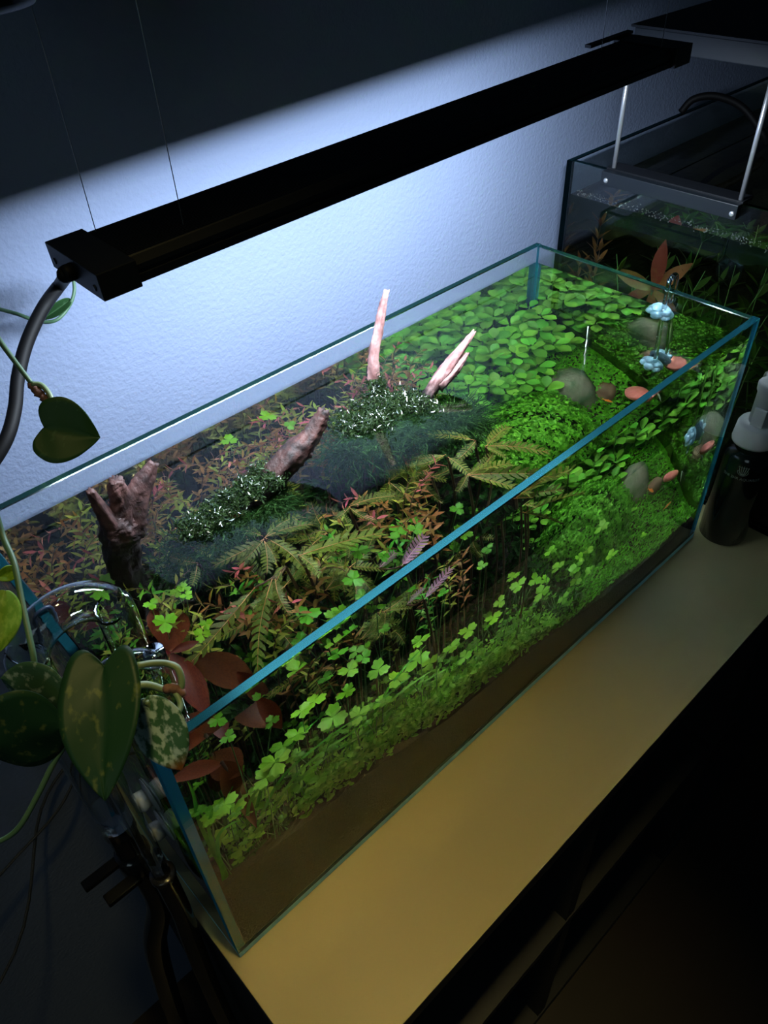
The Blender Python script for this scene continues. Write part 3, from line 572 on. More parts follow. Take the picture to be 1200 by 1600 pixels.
for c_ in list(bt.children):
    if c_.name.startswith('printed'): c_.parent = body_; c_.matrix_basis = Matrix.Identity(4)

# ================================================================== glass pipes and hoses at the left pane
def pipe(label, y, r, xo, xi, ztop, zdn, zin, spiral=False):
    root = tag(empty('glass_pipe', (xo, y, zdn)), label, 'pipe', None)
    xm, hw = (xo+xi)/2, (xi-xo)/2
    pts = [(xo,y,zdn),(xo,y,(zdn+ztop)*.5),(xo,y,ztop-hw)]+[(xm-hw*math.cos(math.pi*k/8), y, ztop-hw+hw*math.sin(math.pi*k/8)) for k in range(1,8)]+[(xi,y,ztop-hw),(xi,y,zin)]
    pts = spline(pts, 3)
    # a real tube: outer wall and inner wall
    mb = MB().tube(pts, r, 20, 0, cap=False); a = len(mb.v)
    mb.tube(pts, r*0.94, 20, 0, cap=False)
    for f in range(len(mb.f)):
        if min(mb.f[f]) >= a: mb.f[f] = tuple(reversed(mb.f[f]))
    n_ = 20; e0, e1 = (len(pts)-1)*n_, a+(len(pts)-1)*n_
    mb.f += [(k, a+k, a+(k+1)%n_, (k+1)%n_) for k in range(n_)]+[(e0+k, e0+(k+1)%n_, e1+(k+1)%n_, e1+k) for k in range(n_)]
    mb.m += [0]*40; mb.sm += [True]*40
    bchild('tube', mb, M_ptube, root)
    return root
pa = pipe('wide clear glass outflow pipe arching over the left pane', -0.238, 0.0165, -0.0300, 0.046, 0.4475, 0.145, 0.30)
pb = pipe('clear glass intake pipe with two suction cups at the front left corner', -0.300, 0.0085, -0.0215, 0.046, 0.428, 0.122, 0.11)
bchild('flared_mouth', MB().lathe([(0.0165,0),(0.0175,-0.008),(0.020,-0.016),(0.0225,-0.022),(0.0220,-0.022),(0.0195,-0.0162),(0.0170,-0.0085),(0.0160,0)], 24, mat=Matrix.Translation((0.046,-0.238,0.2996)), close=False), M_ptube, pa)
for z in (0.252, 0.196):
    y_, dz = (-0.300, 0)
    mm = Matrix.Translation((-0.0006,y_+.004,z))@Matrix.Rotation(-math.pi/2,4,'Y')
    bchild('suction_cup', MB().lathe([(0.0175,0.0),(0.0165,0.0012),(0.008,0.003),(0.0090,0.0032),(0.0098,0.0105),(0.0082,0.0125),(0.003,0.0128)], 20, mat=mm), M_cup, pb)
hs = MB().tube(spline([(-0.0215,-0.300,0.135),(-0.0215,-0.300,0.10),(-0.0225,-0.302,0.04),(-0.028,-0.306,-0.04),(-0.035,-0.312,-0.2),(-0.04,-0.32,-0.42),(-0.06,-0.30,-0.62),(-0.07,-0.25,-0.80)],6), 0.0108, 16)
h = tag(empty('hose', (-0.0215,-0.300,0.135)), 'dark smoky hose running down past the front left corner of the shelf', 'hose', None)
bchild('hose_wall', hs, M_hose, h)
bchild('clamp_ring', MB().lathe([(0.0112,0),(0.0128,0.001),(0.0128,0.007),(0.0112,0.008)], 20, mat=Matrix.Translation((-0.0215,-0.300,0.127))), M_hose, h)
h2 = tag(empty('hose', (-0.030,-0.238,0.14)), 'dark hose with a black lever valve hanging left of the big aquarium', 'hose', None)
bchild('hose_wall', MB().tube(spline([(-0.030,-0.238,0.150),(-0.030,-0.238,0.09),(-0.03,-0.24,-0.02),(-0.055,-0.22,-0.14),(-0.07,-0.20,-0.30),(-0.08,-0.18,-0.45),(-0.09,-0.16,-0.6),(-0.10,-0.14,-0.82)],6), 0.0145, 16), M_hose, h2)
bchild('valve_body', MB().lathe([(0.0175,0),(0.0190,0.004),(0.0190,0.030),(0.0175,0.034)], 18, mat=Matrix.Translation((-0.030,-0.238,0.068))), M_hose, h2)
bchild('lever', MB().box((-0.085,-0.242,0.092),(-0.041,-0.230,0.099)).box((-0.075,-0.262,0.074),(-0.036,-0.248,0.081)), M_rubber, h2, 0.0015)
# dark hook hanging on the left rim
hk = tag(empty('rim_hook', (0,-0.171,0.393)), 'small dark blue hook over the left rim behind the vine', 'hook')
bchild('bent_rod', MB().tube(spline([(-0.0045,-0.171,0.35),(-0.0045,-0.171,0.388),(-0.001,-0.171,0.3965),(0.005,-0.171,0.3985),(0.011,-0.171,0.3965),(0.0125,-0.171,0.388),(0.0125,-0.171,0.372)],4), 0.0024, 10), solid('blue_plastic', (0.02,0.03,0.06), rough=0.3), hk)
for k, (pts, lab) in enumerate((([(0.02,0.032,-0.02),(-0.05,0.01,-0.10),(-0.16,0.0,-0.14),(-0.40,-0.02,-0.22)], 'thin grey cable crossing the dark wall below the vine, upper one'),
                                ([(0.01,0.034,-0.05),(-0.08,0.02,-0.10),(-0.20,-0.05,-0.24),(-0.42,-0.10,-0.34)], 'thin grey cable crossing the dark wall below the vine, lower one'))):
    tag(MB().tube(spline(pts,6), 0.0022, 6).build('thin_cable', solid('grey_cable', (0.05,0.05,0.05), rough=0.5)), lab, 'cable', 'thin cables on the dark wall')

# ================================================================== diffuser on the right pane
df = tag(empty('glass_diffuser', (0.885,-0.238,0.40)), 'bent glass tube with pale blue suction cups hooked over the right pane', 'diffuser')
xi = L-T-0.0055; xo = L+0.0042
pp = [(xo,-0.238,0.372),(xo,-0.238,0.402)]+[((xi+xo)/2+(xo-xi)/2*math.cos(math.pi*k/6), -0.238, 0.4035+0.011*math.sin(math.pi*k/6)) for k in range(1,6)]+[(xi,-0.238,0.402),(xi-0.001,-0.240,0.30),(xi-0.004,-0.246,0.165)]
bchild('glass_tube', MB().tube(spline(pp,4), 0.0032, 12), M_ptube, df)
def cupshape(c, n_, s):
    mb = MB()
    prof = [(0.0125,0.0),(0.0128,0.0012),(0.0085,0.0032),(0.0055,0.0042),(0.0055,0.0095),(0.003,0.011)]
    mb.lathe([(r*s,z*s) for r,z in prof], 18, mat=Matrix.Translation(c)@Matrix.Rotation(math.radians(-90),4,'Y'))
    for a in range(5):
        an = a*1.2566; p = Vector(c)+Vector((-0.004*s,0.008*s*math.cos(an),0.008*s*math.sin(an)))
        mb.lathe([(0.001*s,-0.004*s),(0.0042*s,-0.0025*s),(0.005*s,0.0),(0.0038*s,0.003*s),(0.001*s,0.004*s)], 8, mat=Matrix.Translation(p))
    return mb
bchild('suction_cup', cupshape((XR-0.0012,-0.234,0.354),0,1.6), M_bluecup, df)
bchild('suction_cup', cupshape((XR-0.0012,-0.238,0.190),0,1.4), M_bluecup, df)
tag(MB().tube(spline([(0.7191,-0.225,0.402),(0.7195,-0.2255,0.388),(0.7235,-0.2235,0.381),(0.7165,-0.2275,0.375),(0.7235,-0.2240,0.368),(0.7165,-0.2275,0.358),(0.7235,-0.224,0.347),(0.722,-0.226,0.325)],5), [0.0009]*36, 6).build('white_thread', M_thread), 'short white wavy thread sticking out of the water near the right end', 'thread')
# ================================================================== stones, discs
def stone(label, c, r, m, seed, rotz=0.0, lean=0.0, name='stone', sub=24):
    rs = random.Random(seed); mb = MB(); vs = []; nu, nv = sub, sub//2
    ph = [rs.uniform(0,6.28) for _ in range(8)]
    Mx = Matrix.Translation(c) @ Euler((lean, 0, rotz)).to_matrix().to_4x4()
    for j in range(nv+1):
        th = math.pi*j/nv
        for i in range(nu):
            a = 2*math.pi*i/nu
            d = Vector((math.sin(th)*math.cos(a), math.sin(th)*math.sin(a), math.cos(th)))
            k = 1+0.07*math.sin(3*d.x+ph[0])*math.sin(2.3*d.y+ph[1])+0.05*math.sin(5*d.z+ph[2]+2*d.x)+0.02*math.sin(9*d.y+ph[3])
            vs.append(Mx @ Vector((d.x*r[0]*k, d.y*r[1]*k, d.z*r[2]*k)))
    fs = [(j*nu+i, (j+1)*nu+i, (j+1)*nu+(i+1)%nu, j*nu+(i+1)%nu) for j in range(nv) for i in range(nu)]
    mb.add(vs, fs, 0, True)
    return tag(mb.build(name, m), label, 'stone')
stone('large smooth grey-green stone behind the small-leaved mound', (0.796,-0.155,0.098), (0.056,0.047,0.066), M_stone, 3, 0.5)
stone('small brown stone between the grey-green stone and the red clay disc', (0.838,-0.194,0.105), (0.026,0.020,0.022), M_brown, 5, 0.3)
stone('mossy stone lying in the carpet near the right pane', (0.868,-0.105,0.118), (0.018,0.032,0.026), M_stone, 13, 0.2)
disc = MB().lathe([(0.0165,-0.004),(0.0175,-0.0015),(0.0175,0.0025),(0.0160,0.004)], 28, mat=Matrix.Translation((0.847,-0.244,0.139))@Euler((-.12,.10,0)).to_matrix().to_4x4())
tag(disc.build('clay_disc', M_disc), 'round red clay disc lying on the green carpet below the glass diffuser', 'disc')

# ================================================================== driftwood
def bark(pts, rad, n=26, seed=0, sub=9, ridge=0.16, tip=0.0, flat=1.0):
    """ridged, tapered branch; the last ring breaks off ragged"""
    rs = random.Random(seed); P = spline(pts, sub); N = len(P)
    R0 = [np.interp(i/(N-1)*(len(rad)-1), range(len(rad)), rad) for i in range(N)]
    prof = [1+ridge*(rs.random()*2-1) for _ in range(n)]
    prof = [(prof[k]*2+prof[k-1])/3 for k in range(n)]
    u = (P[1]-P[0]).orthogonal().normalized(); vs = []
    for i in range(N):
        t = (P[min(i+1,N-1)]-P[max(i-1,0)]).normalized(); u = (u-t*u.dot(t)).normalized(); w_ = t.cross(u)
        for k in range(n):
            a = 2*math.pi*k/n+0.5*i/N
            r = R0[i]*prof[k]*(1+0.07*math.sin(i*0.37+k*1.3+seed)+0.05*math.sin(i*1.1+k*2.9)+0.07*(rs.random()*2-1))
            off = t*(tip*rs.uniform(-1,1.0)) if i == N-1 else Vector()
            vs.append(P[i]+u*math.cos(a)*r+w_*math.sin(a)*r*flat+off)
    fs = [(i*n+k, i*n+(k+1)%n, (i+1)*n+(k+1)%n, (i+1)*n+k) for i in range(N-1) for k in range(n)]
    vs += [P[0], P[-1]-(P[-1]-P[-2])*0.35]
    fs += [(len(vs)-2, (k+1)%n, k) for k in range(n)] + [(len(vs)-1, (N-1)*n+k, (N-1)*n+(k+1)%n) for k in range(n)]
    return vs, fs
def wood(name, label, m, branches):
    mb = MB()
    for b in branches: mb.add(*bark(**b), 0, True)
    return tag(mb.build(name, m), label, 'driftwood')
wood('driftwood_stump', 'forked brown root stump rising from the water at the left, black where wet', M_wooda, [
    dict(pts=[(0.085,-0.140,0.14),(0.088,-0.141,0.25),(0.092,-0.142,0.36),(0.099,-0.142,0.398),(0.103,-0.142,0.415),(0.106,-0.142,0.425)], rad=[.030,.022,.0165,.0165,.016,.009], n=26, seed=1, ridge=.18),
    dict(pts=[(0.099,-0.143,0.400),(0.094,-0.143,0.425),(0.090,-0.142,0.450),(0.0880,-0.142,0.463)], rad=[.012,.0085,.0055,.0035], seed=2, ridge=.2, tip=.0015),
    dict(pts=[(0.103,-0.141,0.405),(0.110,-0.140,0.430),(0.1115,-0.140,0.450),(0.1125,-0.140,0.460)], rad=[.014,.0105,.0085,.006], seed=3, ridge=.25, tip=.002),
    dict(pts=[(0.105,-0.142,0.404),(0.120,-0.142,0.428),(0.136,-0.142,0.445),(0.151,-0.142,0.459)], rad=[.0155,.0125,.0085,.0042], n=22, seed=4, ridge=.25, tip=.002)])
wood('driftwood_branch', 'red-brown driftwood branch rising at a slant from the mossy end in the middle', M_woodr, [
    dict(pts=[(0.12,-0.135,0.20),(0.17,-0.140,0.29),(0.22,-0.148,0.350),(0.262,-0.153,0.378),(0.292,-0.157,0.396),(0.316,-0.160,0.410),(0.330,-0.161,0.424),(0.337,-0.161,0.434)], rad=[.022,.017,.014,.0135,.0145,.0105,.0085,.0058], n=24, seed=6, ridge=.26, tip=.003),
    dict(pts=[(0.296,-0.158,0.395),(0.304,-0.165,0.396),(0.309,-0.170,0.394)], rad=[.009,.006,.003], seed=7, ridge=.2)])
wood('driftwood_spike', 'tall pale pinkish driftwood spike standing out of the water near the rear glass', M_woodp, [
    dict(pts=[(0.44,-0.105,0.22),(0.455,-0.10,0.31),(0.4655,-0.098,0.367),(0.4640,-0.098,0.392),(0.4650,-0.098,0.415),(0.474,-0.098,0.445),(0.4820,-0.098,0.470),(0.4905,-0.098,0.492)], rad=[.016,.012,.0095,.0098,.0083,.0076,.0062,.0042], n=20, seed=9, ridge=.2, tip=.0022, flat=.75)])
wood('driftwood_spike', 'split pale pinkish driftwood spike leaning right beside the taller one', M_woodp, [
    dict(pts=[(0.44,-0.14,0.25),(0.475,-0.150,0.34),(0.500,-0.152,0.367),(0.522,-0.152,0.3845),(0.548,-0.152,0.4010),(0.570,-0.152,0.4140),(0.5835,-0.152,0.4225)], rad=[.014,.011,.0095,.0105,.0085,.0055,.0028], n=20, seed=12, ridge=.28, tip=.003, flat=.8),
    dict(pts=[(0.515,-0.156,0.378),(0.536,-0.158,0.3875),(0.553,-0.159,0.3965),(0.564,-0.159,0.4035)], rad=[.008,.007,.0045,.0022], seed=14, ridge=.3, tip=.002)])

# ================================================================== masses nobody could count
def frames_np(nrm, rng):
    n = len(nrm); nrm = nrm/np.linalg.norm(nrm,axis=1,keepdims=True)
    t = rng.normal(size=(n,3)); t -= nrm*(t*nrm).sum(1,keepdims=True); t /= np.linalg.norm(t,axis=1,keepdims=True)
    return nrm, t, np.cross(nrm, t)
def leaflets(name, pos, nrm, size, mat, rng, aspect=0.6, hexa=True, jitter=0.5, cup=0.15):
    """thousands of tiny leaves joined into one object"""
    n = len(pos); nrm = nrm + rng.normal(size=(n,3))*jitter
    N_, T_, B_ = frames_np(nrm, rng); size = np.broadcast_to(size, (n,))[:,None]*rng.uniform(.7,1.25,(n,1))
    sh = [(-1,0,0),(-.45,.85,cup),(.45,.85,cup),(1,0,0),(.45,-.85,cup),(-.45,-.85,cup)] if hexa else [(-1,0,0),(0,1,cup),(1,0,0),(0,-1,cup)]
    k = len(sh); V = np.stack([pos + size*(T_*a + B_*b*aspect + N_*c_) for a,b,c_ in sh], 1).reshape(-1,3)
    idx = np.arange(n)[:,None]*k
    if hexa: F = np.concatenate([idx+np.array([[0,1,2,3]]), idx+np.array([[0,3,4,5]])])
    else: F = idx+np.array([[0,1,2,3]])
    me = bpy.data.meshes.new(name); me.from_pydata(V.tolist(), [], F.tolist()); me.materials.append(mat); me.update()
    return link(name, me)
rg = np.random.default_rng(4)
sh_v = np.vectorize(soil_h)
def clampxy(x, y): return np.clip(x, XL+.006, XR-.006), np.clip(y, YF+.004, YB-.006)
# fine carpet over the right end, running out along the front glass
n = 26000
x = rg.uniform(0.40, XR-.0025, n); y = rg.uniform(YF+.0025, YB-.003, n)
edge = 0.60+0.05*np.sin(y*40)-(np.clip((-0.255-y)/0.1,0,1))*0.26
keep = x > edge; x, y = x[keep], y[keep]
thick = 0.014+0.010*np.sin(31*x+9*y)*np.sin(27*y+2)
z = sh_v(x,y)+thick*rg.uniform(.35,1.0,len(x))**.5+rg.normal(size=len(x))*.0016
# growth pressed down between the soil and the right pane
yr = rg.uniform(YF+.003, YB-.003, 5200); xr = np.full(5200, XR-.0005)-rg.uniform(0,.0006,5200)
zr = sh_v(xr,yr)+rg.uniform(-.030,.012,5200)
x, y, z = np.append(x,xr), np.append(y,yr), np.append(z,zr)
tag(leaflets('carpet_plants', np.stack([x,y,z],1), np.where((x > XR-.0013)[:,None], np.array([[6.,0.,1.]]), np.array([[0.,0.,1.]])), 0.0032, M_carpet, rg, jitter=.55), 'bright green fine-leaved carpet around the red clay disc, covering the right end', 'carpet plant', kind='stuff')
# mound of small round leaves
MC, MR = np.array([0.668,-0.190,0.100]), np.array([0.098,0.080,0.100])
n = 15000; d = rg.normal(size=(n,3)); d[:,2] = np.abs(d[:,2])*1.0-.25; d /= np.linalg.norm(d,axis=1,keepdims=True)
bump_ = 1+0.06*np.sin(9*d[:,0]+2)*np.sin(8*d[:,1])+0.05*np.sin(17*d[:,0]+13*d[:,1])
pos = MC+d*MR*(bump_*rg.uniform(.93,1.04,n))[:,None]; keep = pos[:,2] > sh_v(pos[:,0],pos[:,1])
tag(leaflets('mound_plants', pos[keep], (d/MR*.08)[keep], 0.0029, M_mound, rg, aspect=.75, jitter=.35), 'domed green mound of tiny round leaves beside the large grey-green stone', 'mound plant', kind='stuff')
stone('dark rock core under the domed small-leaved mound', tuple(MC), tuple(MR*.9), M_moss, 17, name='rock')
# small oval leaved foreground bank along the front glass
n = 2900
x = rg.beta(1.6,1.5,n)*0.44+0.10; y = YF+.004+np.abs(rg.normal(size=n))*.028; y = np.minimum(y,-.24)
hh = np.interp(x,[.02,.1,.2,.3,.42,.56],[.02,.035,.055,.060,.045,.02])
z = sh_v(x,y)+rg.uniform(.0,1,n)**.7*hh
lc = rg.integers(0,2,n)
tag(leaflets('foreground_plants', np.stack([x,y,z],1), np.tile([0.,-.35,1.],(n,1)), rg.uniform(.0035,.0068,n), M_small, rg, aspect=.55, jitter=.45), 'dense bank of small oval green leaves low behind the front glass', 'foreground plant', kind='stuff')
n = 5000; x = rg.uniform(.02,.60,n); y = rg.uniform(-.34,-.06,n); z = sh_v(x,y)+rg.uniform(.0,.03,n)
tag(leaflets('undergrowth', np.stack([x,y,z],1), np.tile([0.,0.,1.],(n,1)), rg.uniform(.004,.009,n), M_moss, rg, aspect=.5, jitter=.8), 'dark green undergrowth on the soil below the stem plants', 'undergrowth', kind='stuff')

def strands(name, roots, dirs, length, mat, rng, width=0.0010, seg=6, curl=1.1, grav=-0.3):
    n = len(roots); p = roots.copy(); d = dirs/np.linalg.norm(dirs,axis=1,keepdims=True)
    side = np.cross(d, rng.normal(size=(n,3))); side /= np.linalg.norm(side,axis=1,keepdims=True)
    rows = [p-side*width, p+side*width]; L_ = rng.uniform(.5,1.2,(n,1))*length/seg
    for s in range(seg):
        d = d+rng.normal(size=(n,3))*curl*.45; d[:,2] += grav*.2; d /= np.linalg.norm(d,axis=1,keepdims=True)
        p = p+d*L_; wv = width*(1-(s+1)/(seg+.3)); p[:,2] = np.minimum(p[:,2], WL-.001) if name != 'emergent' else p[:,2]
        p[:,0] = np.clip(p[:,0], XL+.003, XR-.003); p[:,1] = np.clip(p[:,1], YF+.003, YB-.003)
        rows += [p-side*wv, p+side*wv]
    V = np.stack(rows,1).reshape(-1,3); k = 2*(seg+1); idx = np.arange(n)[:,None]*k
    F = np.concatenate([idx+np.array([[2*s,2*s+1,2*s+3,2*s+2]]) for s in range(seg)])
    me = bpy.data.meshes.new(name); me.from_pydata(V.tolist(), [], F.tolist()); me.materials.append(mat); me.update()
    return link(name, me)
def along(pts, n, spread, rng):
    P = np.array([tuple(p) for p in spline(pts, 8)]); t = rng.uniform(0,len(P)-1.001,n); i = t.astype(int); f = (t-i)[:,None]
    c = P[i]*(1-f)+P[i+1]*f; d = rng.normal(size=(n,3)); d /= np.linalg.norm(d,axis=1,keepdims=True); return c, d
# wet moss above water on the slanting branch and around the pale spikes
def wetmoss(label, pts, n, r, zmin):
    c, d = along(pts, n, r, rg); d[:,2] = np.abs(d[:,2])*.8
    lump = 1+.35*np.sin(c[:,0:1]*210+d[:,1:2]*3)*np.sin(c[:,0:1]*97+1)+.25*np.sin(d[:,0:1]*5+c[:,0:1]*300); pos = c+d*np.array(r)*lump*rg.uniform(.45,1.1,(n,1)); pos[:,2] = np.maximum(pos[:,2], zmin+rg.uniform(0,.003,n))
    lo = leaflets('moss', pos, d, rg.uniform(.0016,.0036,n), M_mossw, rg, aspect=.34, jitter=.9, hexa=False)
    tag(lo, label, 'moss', kind='stuff')
wetmoss('glossy wet dark green moss covering the lower end of the slanting branch', [(0.162,-0.147,0.366),(0.20,-0.149,0.370),(0.24,-0.152,0.379),(0.268,-0.155,0.387)], 5200, (.014,.020,.0135), .3655)
wetmoss('glossy wet moss cushion at the foot of the two pale driftwood spikes', [(0.390,-0.128,0.366),(0.425,-0.132,0.369),(0.455,-0.132,0.371),(0.492,-0.158,0.369)], 5200, (.014,.030,.012), .3655)
wetmoss('small clump of wet moss wrapped round the base of the tall spike', [(0.455,-0.112,0.368),(0.462,-0.104,0.380),(0.462,-0.101,0.388)], 900, (.011,.011,.010), .366)
def submoss(label, pts, n, r, ln, grav=-.6):
    c, d = along(pts, n, r, rg); d = d+rg.normal(size=d.shape)*.8; root = c+d*np.array(r)*rg.uniform(.1,.7,(n,1))
    root[:,2] = np.minimum(root[:,2], WL-.004)
    tag(strands('moss', root, d+np.array([0,-.3,-.1]), ln, M_moss, rg, grav=grav), label, 'moss', kind='stuff')
submoss('dark trailing moss hanging under water below the slanting branch', [(0.13,-0.15,0.30),(0.18,-0.155,0.345),(0.23,-0.158,0.356),(0.27,-0.162,0.350)], 2600, (.02,.03,.02), .040)
submoss('dark feathery moss hanging under water below the pale spikes', [(0.36,-0.14,0.33),(0.41,-0.155,0.35),(0.45,-0.17,0.35),(0.50,-0.19,0.335),(0.535,-0.19,0.31)], 3800, (.026,.036,.03), .045)

# ================================================================== leaf meshes of the big tank
bac_m = leaf_mesh('leaf', [M_bac], 5, obov, 0.72, 0.10, 0.12)
rot_m = [leaf_mesh('leaf', [m], 3, lance, 0.26, 0.10, 0.15, nj=1) for m in M_rot]
red_m = leaf_mesh('leaf', [M_red], 7, lance, 1.0, 0.08, 0.10)
rust_m = leaf_mesh('leaf', [M_rust], 7, lance, 1.0, 0.08, 0.10)
def clover_mesh(m, seed):
    rs = random.Random(seed); mb = MB(); vs = [(0,0,-.03)]; n = 48
    for k in range(n):
        a = 2*math.pi*k/n; lobe = abs(math.cos(1.5*a))
        r = 0.22+0.78*lobe**0.5; r *= 1-0.17*(0.5+0.5*math.cos(12*a))+rs.uniform(-.02,.02)
        vs.append((r*math.cos(a), r*math.sin(a), 0.07*math.sin(3*a+seed)+rs.uniform(-.01,.01)))
    mb.add(vs, [(0, 1+k, 1+(k+1)%n) for k in range(n)], 0, False)
    return mb.mesh('leaf', [m])
clov_m = [clover_mesh(M_clov, k) for k in range(3)]; clovh_m = [clover_mesh(M_clov_hi, k) for k in range(3)]
def pin_mesh(blade, rib, lobes=10, wd=0.17, seed=0, bend=0.0):
    """lobed (fern-like) blade: a central strip with rounded lobes angled to the tip, and a raised midrib"""
    rs = random.Random(seed); mb = MB()
    for s in (1,-1):
        for k in range(lobes):
            t = 0.06+0.90*k/lobes; wv = wd*math.sin(math.pi*(0.12+0.83*t))**0.8*rs.uniform(.88,1.1); st = 0.9/lobes
            z_ = 0.012*(k % 2)+.004
            p = [(t,0.0,0),(t+st*.88,0.0,0),(t+st*1.25,s*wv*.55,z_),(t+st*1.60,s*wv*.90,z_*1.5),(t+st*1.50,s*wv*1.04,z_*1.5),(t+st*.98,s*wv*.90,z_),(t+st*.45,s*wv*.45,z_*.5)]
            p = [(a,b+bend*math.sin(math.pi*a),c+0.05*abs(b)/wd-.10*a*a) for a,b,c in p]
            mb.add(p, [tuple(range(7)) if s == 1 else tuple(range(6,-1,-1))], 0, False)
    mb.add([(0.93,0.02,-.09),(0.93,-0.02,-.09),(1.03,0,-.11)], [(0,1,2)], 0)
    pts = [(k/8,bend*math.sin(math.pi*k/8),0.006-.10*(k/8)**2) for k in range(9)]
    mb.tube(pts, [0.0080*(1-.65*k/8) for k in range(9)], 5, 1, cap=False)
    return mb.mesh('leaf', [blade, rib])
pin_m = [pin_mesh(M_pin, M_rib, 10, .150, 1, .07), pin_mesh(M_pin, M_rib, 12, .130, 2, -.08), pin_mesh(M_pin, M_rib, 9, .165, 3, .03)]
pur_m = pin_mesh(M_pur, M_purrib, 9, .17, 4)

# round-leaved rosettes at the right rear
rs = random.Random(31); pts_ = []
while len(pts_) < 47:
    x = rs.uniform(.575,.876); y = rs.uniform(-.165,-.016)
    if (x-.80)**2/.055**2+(y+.15)**2/.045**2 < 1 or (x-.668)**2/.085**2+(y+.185)**2/.07**2 < 1: continue
    if x > .80 and y < -.115: continue
    if all((x-a)**2+(y-b)**2 > .0235**2 for a,b in pts_): pts_.append((x,y))
for (x, y) in pts_:
    zs = soil_h(x,y); sc = 0.78+0.35*min(1,max(0,(x-.58)/.15)); ht = rs.uniform(.020,.062)*(0.7+0.6*(y+.165)/.15)
    root = tag(empty('rosette_plant', (x,y,zs)), 'pale green round-leaved plant '+('behind the pale driftwood spikes' if x < .65 else 'in the rear corner against both glass panes' if x > .80 and y > -.07 else 'close to the rear glass, right of the middle' if y > -.065 else 'between the domed mound and the large grey-green stone' if x < .74 else 'just behind the large grey-green stone'), 'plant', 'round-leaved plants in the right rear corner')
    top_ = Vector((x+rs.uniform(-.006,.006), y+rs.uniform(-.006,.006), zs+ht))
    bchild('stem', MB().tube([(x,y,zs-.002),tuple((Vector((x,y,zs))+top_)/2),tuple(top_)], 0.0013, 5, cap=False), M_gstem, root)
    k = rs.randint(6,8); a0 = rs.random()*6
    for q in range(k):
        a = a0+q*2.4; inner = q/k; l = rs.uniform(.021,.029)*sc*(1-.35*inner)
        el = 0.05+0.75*inner+rs.uniform(-.18,.18); X = Vector((math.cos(a)*math.cos(el), math.sin(a)*math.cos(el), math.sin(el)))
        b = top_+Vector((X.x,X.y,0))*0.004+Vector((0,0,-.012+.012*inner))
        M_ = frame(b, X, (0,0,1), l, l, l)
        child('leaf', bac_m, root, M_)

# stem plants: tips trailing under the surface along the rear and left
rs = random.Random(41)
def rotala(x, y, label, group, kinds, topz=None, n_step=.0060, ll=.0195, reach=.05, cat='plant'):
    z0_ = soil_h(x,y); tz = topz if topz else rs.uniform(.325,.3615)
    a = rs.uniform(-.9,.9)+(3.14 if rs.random() < .45 else 0); dx, dy = math.cos(a)*reach*rs.uniform(.5,1), math.sin(a)*reach*.5
    cx = lambda v: min(XR-.012, max(XL+.012, v)); cy = lambda v: min(YB-.010, max(YF+.012, v))
    P_ = [(x,y,z0_),(cx(x+dx*.15),cy(y+dy*.1),(z0_+tz)*.5),(cx(x+dx*.4),cy(y+dy*.4),tz-.03),(cx(x+dx*.8),cy(y+dy*.8),tz-.006),(cx(x+dx*1.3),cy(y+dy*1.2),tz+rs.uniform(-.004,.001))]
    k = rs.choice(kinds)
    look = {0:'olive-leaved', 1:'bronze-leaved', 2:'pink-leaved', 3:'green-leaved'}[k[0]]+{0:'', 1:' bronze-tipped', 2:' pink-tipped', 3:''}[k[1] if k[1] != k[0] else 0]
    label = look+' stem plant '+(label if label else ('at the rear glass left of the stump' if x < .09 else 'behind the forked stump' if x < .17 else 'between the rear glass and the mossy branch' if x < .30 else 'near the rear glass behind the slanting branch tip' if x < .42 else 'near the rear glass beside the tall pale spike'))
    return stemplant('stem_plant', label, cat, group, P_, rot_m[k[0]], ll*rs.uniform(.85,1.2), ll*1.05, n_step*1.55, M_stem, rs, 2, .55, .0009, rot_m[k[1]], .86, leaf_from=.48)
placed = []
def scatter(nn, x0,x1,y0,y1, dmin, ok=lambda x,y: True):
    out = []; tries = 0
    while len(out) < nn and tries < 5000:
        tries += 1; x = rs.uniform(x0,x1); y = rs.uniform(y0,y1)
        if ok(x,y) and all((x-a)**2+(y-b)**2 > dmin*dmin for a,b in placed): out.append((x,y)); placed.append((x,y))
    return out
for x, y in scatter(92, .02,.57,-.130,-.02, .0125, lambda x,y: not (abs(x-.09)<.03 and y<-.115) and not (x>.50 and y>-.05 and rs.random()<.5)):
    rotala(x, y, None, 'thin-leaved stem plants along the rear glass', [(0,1),(1,2),(0,0),(1,1),(1,1),(0,2),(1,2)])
for x, y in scatter(16, .02,.12,-.25,-.15, .018, lambda x,y: (x-.09)**2+(y+.14)**2 > .03**2):
    rotala(x, y, 'between the forked stump and the left glass', 'green stem plants left of the stump', [(3,0),(0,0),(3,1)], rs.uniform(.32,.355), reach=.035)
for x, y in scatter(26, .15,.42,-.285,-.19, .017):
    rotala(x, y, 'among the lobed leaves '+('below the mossy branch' if x < .24 else 'in the middle of the tank' if x < .34 else 'below the pale spikes'), 'bronze stem plants in the middle', [(0,1),(1,1),(0,0),(1,2),(3,0)], rs.uniform(.31,.358), ll=.018, reach=.05)

